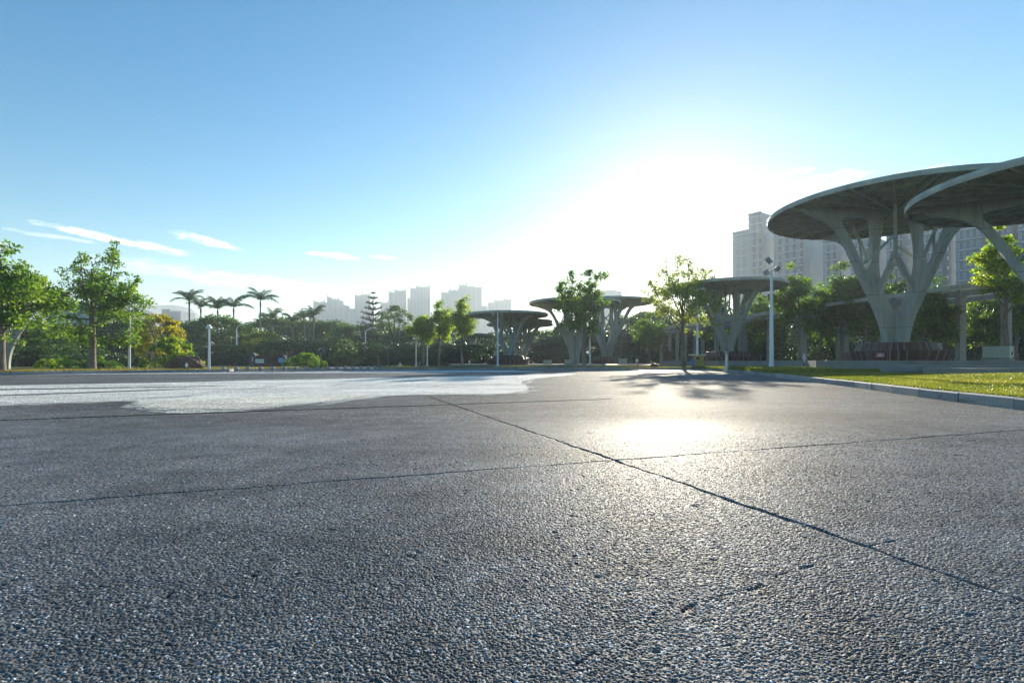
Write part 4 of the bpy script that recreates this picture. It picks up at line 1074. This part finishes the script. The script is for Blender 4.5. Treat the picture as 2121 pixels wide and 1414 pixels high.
# floodlight post
root = empty('floodlight_post', (P(1598, 27.4), 27.4, .18), 'tall white post carrying three floodlights at different tilts', 'lamp post')
h = Z(560, 27.4) - .18
MB().tube([(0, 0, -.06), (0, 0, h * .5), (0, 0, h)], [.118, .095, .065], 16).build('pole', M['pole'], root)
MB().lathe([(0, 0), (.17, 0), (.17, .03), (.13, .05), (.122, .4)], 16).build('base', M['pole'], root)
MB().bar((-.34, 0, h + .02), (.36, .05, h + .34), .06, .05).build('bracket', M['pole'], root)
def flood(c, rx, ry, rz, w=.34):
    o = MB().box((0, 0, 0), (w, .22, .30)).box((0, -.13, 0), (w * .86, .05, .25)).build('floodlight', M['lampgrey'], root); o.location = c; o.rotation_euler = (rx, ry, rz); o.scale = (.8, .8, .8)
    MB().box((0, .125, 0), (w * .9, .02, .26)).build('lens', M['glass'], o)
flood((-.28, 0, h - .14), R(-35), R(20), R(150)); flood((.30, .0, h + .08), R(-20), R(-30), R(30)); flood((-.13, .05, h + .55), R(30), R(42), R(10), .42)
MB().bar((-.1, .02, h + .2), (-.1, .04, h + .45), .04, .04).build('stalk', M['pole'], root)
# short verge posts
def box_lamp(px, D, ytop, label):
    root = empty('garden_lamp', (P(px, D), D, .11), label, 'lamp post', 'short posts on the left verge'); h = Z(ytop, D) - .11
    MB().tube([(0, 0, -.05), (0, 0, h)], [.07, .045], 12).build('pole', M['pole'], root)
    hd = MB().box((0, 0, h - .02), (.26, .16, .12)).box((0, 0, h + .08), (.12, .12, .1)).build('lamp_head', M['pole'], root)
    MB().box((0, -.09, h - .02), (.2, .02, .08)).build('lens', M['glass'], hd)
box_lamp(433, 27.9, 677, 'short white post with box head between the rock and stone balls')
box_lamp(268, 30.4, 622, 'short white post standing right of the pale trunk')
def curved_lamp(px, D, y, label, reach=1.2):
    root = empty('street_lamp', (P(px, D), D, 0), label, 'street lamp', 'street lamps with curved arms'); h = Z(y, D)
    pts = [(0, 0, -.05), (0, 0, h * .5), (0, 0, h - .7)] + [(reach * (1 - math.cos(a)) * .9, 0, h - .7 + .7 * math.sin(a)) for a in np.linspace(.15, 1.45, 7)]
    MB().tube(pts, [.1, .085, .07] + [.055] * 7, 10).build('pole', M['pole'], root)
    MB().box((reach * .95, 0, h - .01), (.5, .16, .07)).build('lamp_head', M['pole'], root)
    if px > 600: MB().box((0, 0, h * .42), (.55, .06, .06)).build('bracket', M['pole'], root)
curved_lamp(490, 66, 671, 'curved arm street lamp behind the stone balls, left of the notice wall')
curved_lamp(757, 68, 679, 'curved arm street lamp before the tall conifer')

# ------------------------------------------------------------ small things
root = empty('litter_bin', (P(1445, 34.4), 34.4, .1), 'ochre litter bin with blue side and overhanging white lid', 'litter bin')
MB().box((.03, 0, .45), (.62, .42, .86)).build('body', M['brass'], root)
MB().box((-.36, -.02, .35), (.14, .36, .6)).build('blue_compartment', M['blue'], root)
MB().box((-.05, 0, .93), (1.0, .56, .05)).build('lid', M['whitep'], root)
MB().box((-.07, -.225, .68), (.2, .03, .16)).build('opening', M['black'], root)
root = empty('bollard_light', (P(1505, 26.6), 26.6, 0), 'slim metal bollard light with flat cap at the kerb corner', 'bollard')
MB().lathe([(0, 0), (.13, 0), (.12, .06), (.10, .3), (.085, .8), (.085, .98)], 18).build('post', M['metal'], root)
MB().lathe([(0, 1.10), (.13, 1.09), (.14, 1.05), (.125, 1.0), (.07, .98), (0, .98)], 18).build('cap', M['metal'], root)
balls = [(463, 27.4), (490, 27.8), (514, 28.2), (540, 28.6), (565, 29), (589, 29.4), (612, 29.8), (635, 30.3), (657, 30.8), (678, 31.2), (698, 31.5), (715, 31.9), (731, 32.3), (748, 32.8), (763, 33.6), (777, 34.8), (790, 36.2), (802, 38), (813, 40), (823, 42), (832, 44.5)]
names = ['first', 'second', 'third', 'fourth', 'fifth', 'sixth', 'seventh', 'eighth', 'ninth', 'tenth', 'eleventh', 'twelfth', 'thirteenth', 'fourteenth', 'fifteenth', 'sixteenth', 'seventeenth', 'eighteenth', 'nineteenth', 'twentieth', 'last']
bp = None
for i, (px, D) in enumerate(balls):
    lb = ('%s grey stone ball counted from the white post with box head' % names[i]) if i < 20 else 'last grey stone ball, nearest the young trees'
    if bp is None:
        bp = o = empty('ball_bollard', (0, 0, 0), lb, 'bollard', 'stone balls across the entrance')
        b_ = MB().lathe([(0.0001, -.115)] + [(.12 * math.cos(a), .12 * math.sin(a)) for a in np.linspace(-1.3, 1.5708, 10)], 18).build('ball', M['stone'], o); b_.location = (0, 0, .16)
        MB().lathe([(.0, .05), (.06, .05), (.075, 0), (.075, -.02)], 14).build('foot', M['stone'], o)
    else: o = copy_tree(bp); o['label'] = lb
    o.location = (P(px, D), D, 0)

def diamond(px, y, D, zb, s, label, post='black', rz=0):
    root = empty('diamond_sign', (P(px, D), D, zb), label, 'sign', 'small diamond signs'); zc = Z(y, D) - zb
    MB().tube([(.03, 0, -.05), (.05, 0, zc * .5), (.02, 0, zc + s * .4)], .022, 8).build('post', M[post], root)
    m = MB(); q = [(-s * .62, 0), (0, -s), (s * .62, 0), (0, s)]
    m.add([(x, -.03, zc + z) for x, z in q] + [(x, -.045, zc + z) for x, z in q], [(0, 1, 2, 3), (7, 6, 5, 4), (0, 4, 5, 1), (1, 5, 6, 2), (2, 6, 7, 3), (3, 7, 4, 0)]); b = m.build('plate', M['whitep'], root)
    root.rotation_euler = (0, 0, rz)
diamond(1664, 741, 24.5, .25, .26, 'diamond sign on a crooked black stake in the right grass', rz=R(35))
diamond(1319, 746.5, 35.8, .1, .2, 'diamond sign at the far kerb left of the dark dome')
diamond(829, 754.5, 45, .0, .2, 'diamond sign at the end of the row of stone balls')
diamond(387, 756.5, 26.2, .1, .14, 'diamond sign in front of the brown rock')
# dark dome and stub at the far kerb
tag(MB().lathe([(0.36, 0), (.36, .06), (.30, .2), (.16, .31), (0.001, .33)], 18).build('utility_dome', M['black'], None), 'low dark dome on the far verge left of the sunlit tree', 'dome').location = (P(1356, 36.8), 36.8, .1)
# round road sign
root = empty('round_sign', (P(665, 60), 60, 0), 'round road sign on a thin post behind the clipped balls', 'sign')
MB().tube([(0, 0, -.05), (0, 0, 1.7)], .035, 8).build('post', M['pole'], root)
o = MB().lathe([(.26, -.02), (.36, -.02), (.36, .02), (.26, .02), (.26, -.02)], 24, smooth=False).build('ring', M['whitep'], root); o.location = (0, 0, 1.85); o.rotation_euler = (R(90), 0, 0)
o = MB().lathe([(0, -.012), (.262, -.012), (.262, .012), (0, .012)], 24, smooth=False).build('face', M['wallgrey'], root); o.location = (0, 0, 1.85); o.rotation_euler = (R(90), 0, 0)
# stakes in the shade
for (px, D, y, w, lb) in ((784, 58, 738, .22, 'short brown stone marker in shade under the conifer'), (804, 60, 716, .12, 'thin brown post in shade right of the stone marker')):
    tag(MB().tube([(0, 0, -.05), (0, 0, Z(y, D))], [w * .55, w * .5], 6, smooth=False).build('marker_post', M['bark'], None), lb, 'post').location = (P(px, D), D, .02)
# utility boxes
def cabinet(loc, dims, label, rz, doors=2):
    root = empty('utility_cabinet', loc, label, 'cabinet', 'pale utility cabinets', rz); w, d, h = dims
    MB().box((0, 0, h / 2 + .04), (w, d, h - .08)).build('body', M['cabinet'], root)
    MB().box((0, 0, h + .02), (w + .05, d + .05, .05)).build('lid', M['cabinet'], root)
    MB().box((0, 0, 0.0), (w + .08, d + .08, .08)).build('base', M['stone'], root)
    for k in range(doors):
        dr = MB().box((-w / 2 + (k + .5) * w / doors, -d / 2 - .008, h / 2 + .04), (w / doors - .03, .016, h - .2)).build('door', M['cabinet'], root)
        MB().box((-w / 2 + (k + (.85 if k == 0 else .15)) * w / doors, -d / 2 - .03, h / 2), (.03, .03, .12)).build('handle', M['black'], dr)
cabinet((P(2080, 23.5), 23.8, .65), (1.25, .9, .58), 'wide pale green utility cabinet under the tree with bright top', R(38))
cabinet((P(1134, 50), 50, .3), (.8, .5, .38), 'small pale cabinet between the canopy trio and the thick stem', 0, 1)
cabinet((P(1176, 50.5), 50.5, .3), (.6, .5, .42), 'small pale cabinet right behind the thick canopy stem', 0, 1)
cabinet((P(1290, 47), 47, .3), (.7, .5, .5), 'small pale cabinet right of the shaded round bench', 0, 1)

# rock
rg_ = random.Random(8)
bm = bmesh.new(); bmesh.ops.create_icosphere(bm, subdivisions=5, radius=1)
from mathutils import noise as mn
for v_ in bm.verts:
    c = v_.co.copy(); f = 1 + .22 * mn.noise(c * 1.3 + Vector((3, 1, 5))) + .10 * mn.noise(c * 3.1) + .04 * mn.noise(c * 9)
    v_.co = Vector((c.x * 1.0 * f, c.y * .7 * f, max(-.3, c.z * .46 * f + (.08 if c.x > 0 else -.06))))
me = bpy.data.meshes.new('rock'); bm.to_mesh(me); bm.free(); me.materials.append(M['rock'])
rk = tag(link(bpy.data.objects.new('rock', me)), 'brown weathered boulder lying on the left verge', 'rock'); rk.location = (P(386, 29), 29, .3); rk.scale = (.88, .9, 1.15)
rk2 = tag(link(bpy.data.objects.new('rock', me)), 'smaller grey brown rock half hidden under the yellow green bush', 'rock'); rk2.location = (P(357, 30), 30, .22); rk2.scale = (.5, .5, .8); rk2.rotation_euler = (0, 0, 2)

# notice wall
root = empty('notice_wall', (P(515, 50), 50, .0), 'dark tiled notice wall with white and blue boards', 'notice wall')
def nx(px): return P(px, 50) - P(515, 50)
def nz_(y): return Z(y, 50)
m = MB(); m.bbox(nx(517), nx(528), -.1, .25, 0, nz_(735)); m.bbox(nx(581), nx(592), -.1, .25, 0, nz_(737)); m.build('pier', M['wallgrey'], root)
MB().bbox(nx(528) + .01, nx(581) - .01, 0, .15, 0, nz_(739.5)).build('wall', M['maroon'], root)
m = MB(); m.box((nx(521.5), .07, nz_(734.3)), (.95, .75, .07)); m.box((nx(521.5), .07, nz_(732.3)), (.6, .5, .08)); m.box((nx(521.5), .07, nz_(731.2)), (.3, .3, .05))
m.build('pier_roof', M['roofdark'], root)
m = MB(); m.box((nx(556), .07, nz_(738.7)), (nx(590) - nx(526), .5, .07)); m.box((nx(580), .07, nz_(736.8)), (.9, .6, .06)); m.build('wall_roof', M['roofdark'], root)
MB().bbox(nx(529.5), nx(547), -.05, -.002, nz_(752), nz_(743)).build('white_board', M['whitep'], root)
MB().bbox(nx(578), nx(590), -.16, -.102, nz_(750), nz_(741.5)).build('blue_board', M['bluep'], root)
m = MB()
for i, y in enumerate((736.5, 738.8, 741, 743.3)): m.box((nx(524 + (i % 2) * .8), -.11, nz_(y + 3)), (.12, .02, .07))
m.build('characters', M['whitep'], root)

# person on the bench
def person(loc, rz):
    root = empty('person', loc, 'person in pale hat and cream shirt sitting on the round bench', 'person', rz=rz)
    J = {}; V = []; E = []; RD = []
    def add(n, p, r, par=None):
        J[n] = len(V); V.append(p); RD.append(r)
        if par is not None: E.append((J[par], J[n]))
    add('pelvis', (0, 0, .10), .13); add('waist', (0, .02, .26), .12, 'pelvis'); add('chest', (.04, 0, .44), .14, 'waist'); add('neckb', (.07, 0, .56), .07, 'chest'); add('neck', (.09, 0, .62), .05, 'neckb'); add('head', (.11, 0, .70), .085, 'neck'); add('crown', (.11, 0, .78), .08, 'head')
    for s in (-1, 1):
        k = 'l' if s < 0 else 'r'
        add('hip' + k, (.03, s * .10, .09), .095, 'pelvis'); add('knee' + k, (.44, s * .14, .10), .065, 'hip' + k); add('ank' + k, (.43, s * .14, -.34), .042, 'knee' + k); add('toe' + k, (.60, s * .16, -.41), .035, 'ank' + k)
        add('sh' + k, (.05, s * .18, .50), .06, 'chest'); add('el' + k, (.14, s * .22, .26), .042, 'sh' + k); add('wr' + k, (.36, s * .12, .28), .028, 'el' + k); add('pa' + k, (.43, s * .10, .29), .032, 'wr' + k)
        for f in range(4): add('f%d%s' % (f, k), (.50 + .01 * (1 - abs(f - 1)), s * (.07 + .02 * f), .27), .009, 'pa' + k); add('g%d%s' % (f, k), (.515, s * (.06 + .02 * f), .24), .008, 'f%d%s' % (f, k))
        add('th' + k, (.45, s * .05, .31), .01, 'pa' + k)
    me = bpy.data.meshes.new('body'); me.from_pydata(V, E, []); o = link(bpy.data.objects.new('body', me), root)
    md = o.modifiers.new('skin', 'SKIN')
    for i, sv in enumerate(me.skin_vertices[0].data): sv.radius = (RD[i], RD[i]); sv.use_root = (i == 0)
    o.modifiers.new('sub', 'SUBSURF').levels = 1; o.modifiers['sub'].render_levels = 1; me.materials.append(M['skin'])
    sh = MB().tube([(-.01, 0, .06), (.0, 0, .26), (.03, 0, .44), (.06, 0, .57)], [.165, .15, .19, .09], 14)
    for s in (-1, 1): sh.tube([(.05, s * .12, .52), (.08, s * .19, .46), (.13, s * .22, .30)], [.08, .072, .06], 10)
    sh.build('shirt', M['cream_cloth'], root)
    tr = MB()
    for s in (-1, 1): tr.tube([(0, s * .08, .10), (.44, s * .14, .11), (.44, s * .14, .06), (.43, s * .14, -.30)], [.115, .085, .08, .06], 10)
    tr.build('trousers', M['wallgrey'], root)
    MB().lathe([(.19, -.01), (.19, .005), (.10, .02), (.095, .08), (.07, .115), (.001, .12)], 18, c=(.11, 0, .74)).build('hat', M['whitep'], root)
    MB().lathe([(.0001, .02), (.012, 0), (.014, -.02), (.0001, -.025)], 8, c=(.205, 0, .69)).build('nose', M['skin'], root)
person((P(1027, 50.4), 50.5, .3 + .475), R(125))
root = empty('marker_light', (P(972, 50), 50, .1), 'small white marker by the foot of the pointed young tree', 'marker')
MB().tube([(0, 0, -.05), (0, 0, .25)], .05, 8).build('post', M['black'], root); MB().tube([(0, 0, .25), (0, 0, .58)], [.09, .05], 8).build('head', M['whitep'], root)
root = empty('standpipe', (P(869, 50.5), 50.5, .1), 'small pale standpipe between the two lamp posts', 'standpipe')
MB().tube([(0, 0, -.05), (0, 0, .3)], .06, 8).build('pipe', M['stone'], root); MB().box((0, 0, .36), (.22, .14, .12)).build('valve', M['stone'], root)

# ------------------------------------------------------------ distant buildings
def tower(segs, D, label, seed, depth=22):
    """segs: (px0, px1, y_top, horns)"""
    x0 = P(segs[0][0], D); root = empty('tower', (x0, D, 0), label, 'high-rise', 'pale high rise towers on the skyline'); rnd = random.Random(seed)
    m = MB(); hm = MB()
    for i, (a, b, y, hn) in enumerate(segs):
        xa, xb, h = P(a, D) - x0, P(b, D) - x0, Z(y, D); w = xb - xa; off = (i % 2) * 1.5
        m.bbox(xa + .02, xb - .02, off, depth - off, 0, h)
        if hn:
            for xx in (xa + .9, xb - .9) if w > 9 else (xa + .9 if hn == 1 else xb - .9,):
                MB().bbox(xx - .8, xx + .8, off - .3, 2.6, h, h + 2.2).bbox(xx - .35, xx + .35, off, 1.4, h + 2.2, h + 3.6).build('turret', M['tower'], root)
            k = max(1, int(w / 7))
            for q in range(k): MB().bbox(xa + w * (q + .5) / k - .9, xa + w * (q + .5) / k + .9, off + .2, 3, h, h + .9).build('roof_box', M['tower'], root)
    m.build('walls', M['tower'], root)
    if hm.v: hm.build('parapet', M['tower'], root)
    nstrip = 0
    for i, (a, b, y, hn) in enumerate(segs):
        xa, xb, h = P(a, D) - x0, P(b, D) - x0, Z(y, D); w = xb - xa; off = (i % 2) * 1.5; n = max(1, int(w / 4.2))
        for q in range(n):
            c = xa + w * (q + .5) / n; wd = rnd.choice((.9, 1.3, 1.7))
            MB().bbox(c - wd / 2, c + wd / 2, off - .5, off - .02, 3, h - rnd.choice((2.5, 4))).build('window_bay', M['tower_bay'], root)
    return root
tower([(639, 648, 637, 0), (648, 671.5, 625, 1), (671.5, 677, 637, 0)], 640, 'pale stepped tower farthest left on the skyline, just right of the palms', 1)
tower([(677, 688, 616, 1), (688, 701, 620, 2), (701, 713.5, 631, 1)], 660, 'pale tower with stepped top left of the conifer', 2)
tower([(714, 742, 639, 0)], 560, 'low pale block between the stepped tower and the conifer', 3)
tower([(734.5, 746, 612, 1), (746, 766, 609.5, 1)], 700, 'pale tower directly behind the conifer', 4)
tower([(788, 804, 627, 1)], 720, 'narrow pale tower between the conifer and the twin towers', 5)
tower([(804.5, 816, 605, 1), (816, 841, 601.5, 1)], 690, 'left one of the twin pale towers', 6)
tower([(844, 849, 617, 0), (849, 863, 597, 1), (863, 891, 594, 1)], 680, 'right and taller one of the twin pale towers', 7)
tower([(913.5, 930.5, 605.5, 1), (930.5, 951, 600.5, 1), (951, 968, 590, 1), (968, 985, 592, 0), (985, 998, 595, 2)], 670, 'widest pale tower group, behind the young trees', 8)
tower([(998, 1010, 633, 0)], 640, 'low pale link block right of the widest tower group', 9)
tower([(1010, 1025, 626, 1), (1025, 1044, 622, 1), (1044, 1059, 620, 2)], 720, 'pale tower row just above the canopy trio', 10)
tower([(1241, 1256, 603, 0), (1256, 1278, 599.5, 0), (1278, 1288, 603, 0)], 600, 'pale flat topped block left of the sun above a canopy', 11)

U = Vector((.57, -.82, 0)); Vv = Vector((.82, .57, 0))
def apt(px_l, px_c, px_r, D, ytop, label, floors_y, wins=3, brick=True, group='apartment blocks on the right', roof=True, gwin=True):
    """corner nearest at px_c; windowed front from px_l to px_c, plain gable from px_c to px_r"""
    X = P(px_c, D); kl = (px_l - 1060.5) / F; kr = (px_r - 1060.5) / F
    tl = (X - kl * D) / (U.x - kl * U.y); tr_ = (kr * D - X) / (Vv.x - kr * Vv.y)
    H = Z(ytop, D); root = empty('apartment_block', (X, D, 0), label, 'apartment block', group)
    a = Vector((0, 0, 0)); b = -U * tl; c = Vv * tr_; d = b + c
    m = MB(); q = [a, c, d, b]; m.add(q + [x + Vector((0, 0, H)) for x in q], [(0, 1, 5, 4), (1, 2, 6, 5), (2, 3, 7, 6), (3, 0, 4, 7), (4, 5, 6, 7)]); m.build('walls', M['aptg'], root)
    fs = MB(); N = Vector((-.82, -.57, 0)); fs.bar(a + N * .02 + U * -.3 + Vector((0, 0, H / 2)), b + N * .02 + Vector((0, 0, H / 2)), .08, H - .6); fs.build('facade', M['aptf'], root)
    N = Vector((-.82, -.57, 0)); rot = math.atan2(-U.y, -U.x)
    nf = int((H - 2) / floors_y)
    zlo = max(0, nf - 13)
    bands = MB(); bricks = MB()
    for k in range(zlo, nf + 1):
        z = H - 1.2 - (nf - k) * floors_y
        bands = MB().bar(a + N * .35 + U * .1 + Vector((0, 0, z)), b + N * .35 + Vector((0, 0, z)), .7, .55); bands.build('balcony_slab', M['aptb'], root)
    for k in range(wins):
        f = (k + .5) / wins; c0 = b.lerp(a, f + .5 / wins - .06 / wins * 2)
        if brick: bricks.box(c0 + N * .10 + Vector((0, 0, H / 2 + zlo * floors_y / 2 - 1)), (.26, tl / wins * .35, H - zlo * floors_y - 3), rz=rot + math.pi / 2)
    if brick: bricks.build('brick_piers', M['aptr'], root)
    wp = None
    for k in range(zlo, nf):
        z = H - 1.2 - (nf - k) * floors_y + floors_y * .52
        for j in range(wins):
            c0 = b.lerp(a, (j + .4) / wins)
            if wp is None:
                wp = MB().box((0, 0, 0), (tl / wins * .42, .12, floors_y * .56)).build('window', M['win'], root); o = wp
                ww = tl / wins * .42; hh = floors_y * .56; fm = MB()
                for (cx, cz, w_, h_) in ((0, hh / 2, ww, .12), (0, -hh / 2, ww, .12), (-ww / 2, 0, .12, hh), (ww / 2, 0, .12, hh), (0, 0, .1, hh)): fm.box((cx, -.09, cz), (w_, .08, h_))
                fr = fm.build('frame', M['frame'], wp)
            else:
                o = wp.copy(); col.objects.link(o); o.parent = root
                f2 = fr.copy(); col.objects.link(f2); f2.parent = o
            o.location = c0 + N * .09 + Vector((0, 0, z)); o.rotation_euler = (0, 0, math.atan2(U.y, U.x))
    if roof:
        m = MB(); m.bar(a + N * .3 + Vector((0, 0, H + .35)), b + N * .3 + Vector((0, 0, H + .35)), .9, .7); m.bar(a - U * 1 + Vector((0, 0, H + .35)), c - U * 1 + Vector((0, 0, H + .35)), .5, .7)
        m.build('parapet', M['apt'], root)
    # small stair windows on the gable
    if gwin and tr_ > 9:
        g = None
        for k in range(zlo, nf):
            z = H - 1.2 - (nf - k) * floors_y + floors_y * .5
            if g is None: g = o = MB().box((0, 0, 0), (1.0, .1, 1.3)).build('stair_window', M['win'], root)
            else: o = g.copy(); col.objects.link(o); o.parent = root
            o.location = a.lerp(c, .38) + U * .04 + Vector((0, 0, z)); o.rotation_euler = (0, 0, math.atan2(Vv.y, Vv.x))
    return root
apt(1518, 1556, 1566, 222, 477, 'lower left wing of the apartment blocks, nearest the sun', 3.1, 3, False)
apt(1551, 1577, 1607, 212, 441, 'tallest apartment tower with a plain side, left of the big canopy rim', 3.1, 2)
apt(1603, 1663, 1706, 200, 462, 'apartment block with brick red panels right of the tallest tower', 3.1, 4)
apt(1705, 1731, 1764, 190, 497, 'apartment block seen in the gap left of the big canopy arm', 3.1, 2)
apt(1762, 1800, 1838, 180, 488, 'apartment block seen between the left arms of the big canopy', 3.1, 3)
apt(1836, 1868, 1900, 170, 470, 'apartment block behind the middle of the big canopy', 3.1, 3)
apt(1898, 1950, 1982, 160, 452, 'bluish apartment block behind the right arm of the big canopy', 3.1, 4, False)
apt(1980, 2035, 2062, 150, 440, 'pale apartment block behind the tree with bright top leaves', 3.1, 4, False)
apt(2060, 2098, 2135, 140, 430, 'apartment block behind the nearest canopy, at the right edge', 3.1, 3, False)
# roof terrace peeping over the nearest canopy
o = apt(2108, 2150, 2230, 128, 336, 'highest roof with railing, peeping over the nearest canopy', 3.1, 3, False, roof=False, gwin=False)
HH = Z(336, 128)
m = MB(); tl = 14
for s_, e_ in ((Vector((0, 0, 0)), -U * 14),): m.bar(s_ + Vector((-1, -.8, HH + .3)), e_ + Vector((-1, -.8, HH + .3)), 3.0, .5)
m.build('eave', M['aptb'], o)
m = MB()
for k in range(15):
    p = -U * k * .9 + Vector((-.6, -.4, HH + .5)); m.bar(p, p + Vector((0, 0, 1.5)), .09, .09)
m.bar(Vector((-.6, -.4, HH + 2.0)), -U * 13 + Vector((-.6, -.4, HH + 2.0)), .1, .1)
m.build('railing', M['wallgrey'], o)

# low building and hills on the left
root = empty('low_building', (P(165, 75), 75, 0), 'low pale roofed building glimpsed behind the tall open tree', 'building')
w = P(222, 75) - P(95, 75); x0 = P(95, 75) - P(165, 75)
MB().bbox(x0, x0 + w, 0, 10, 0, Z(642, 75)).build('walls', M['aptb'], root)
m = MB(); z0, z1 = Z(640, 75), Z(617, 75)
m.add([(x0 - .6, -.8, z0), (x0 + w + .6, -.8, z0), (x0 + w + .6, 10.8, z0), (x0 - .6, 10.8, z0), (x0 + 1.5, 5, z1), (x0 + w - 1.5, 5, z1)], [(0, 1, 5, 4), (1, 2, 5), (2, 3, 4, 5), (3, 0, 4), (0, 3, 2, 1)])
m.build('roof', M['tower'], root)
tower([(335, 352, 640, 0), (352, 372, 644, 0)], 420, 'hazy low block beyond the golden tree', 12)
m = MB(); n = 60; vs = []; rnd = random.Random(6)
for i in range(n + 1):
    px = -900 + i * 35; f = i / n; D = 1500
    y = 655 - 22 * math.exp(-((px - 350) / 90) ** 2) - 16 * math.exp(-((px - 120) / 160) ** 2) - 20 * math.exp(-((px + 500) / 300) ** 2) + rnd.uniform(-1.2, 1.2)
    if px > 560: y = 700
    if px > 420: y = max(y, 668 + (px - 420) * .4)
    h = Z(min(y, 748), D); x = P(px, D)
    vs += [(x, D - 260, 0), (x, D - 60, h * .75), (x, D, h), (x, D + 300, 0)]
m.add(vs, [(i * 4 + k, (i + 1) * 4 + k, (i + 1) * 4 + k + 1, i * 4 + k + 1) for i in range(n) for k in range(3)], True)
structure(m.build('hills', M['hill']))

# ------------------------------------------------------------ haze
t = NT('haze'); t.n.remove(t.b)
pv = t.new('ShaderNodeVolumePrincipled'); pv.inputs['Color'].default_value = (.80, .91, 1, 1); pv.inputs['Density'].default_value = .00066; pv.inputs['Anisotropy'].default_value = .36
t.l(pv.outputs[0], t.o.inputs['Volume'])
hz = MB().bbox(-3600, 3600, -950, 3600, -1.1, 125).build('haze', t.m); hz['kind'] = 'stuff'
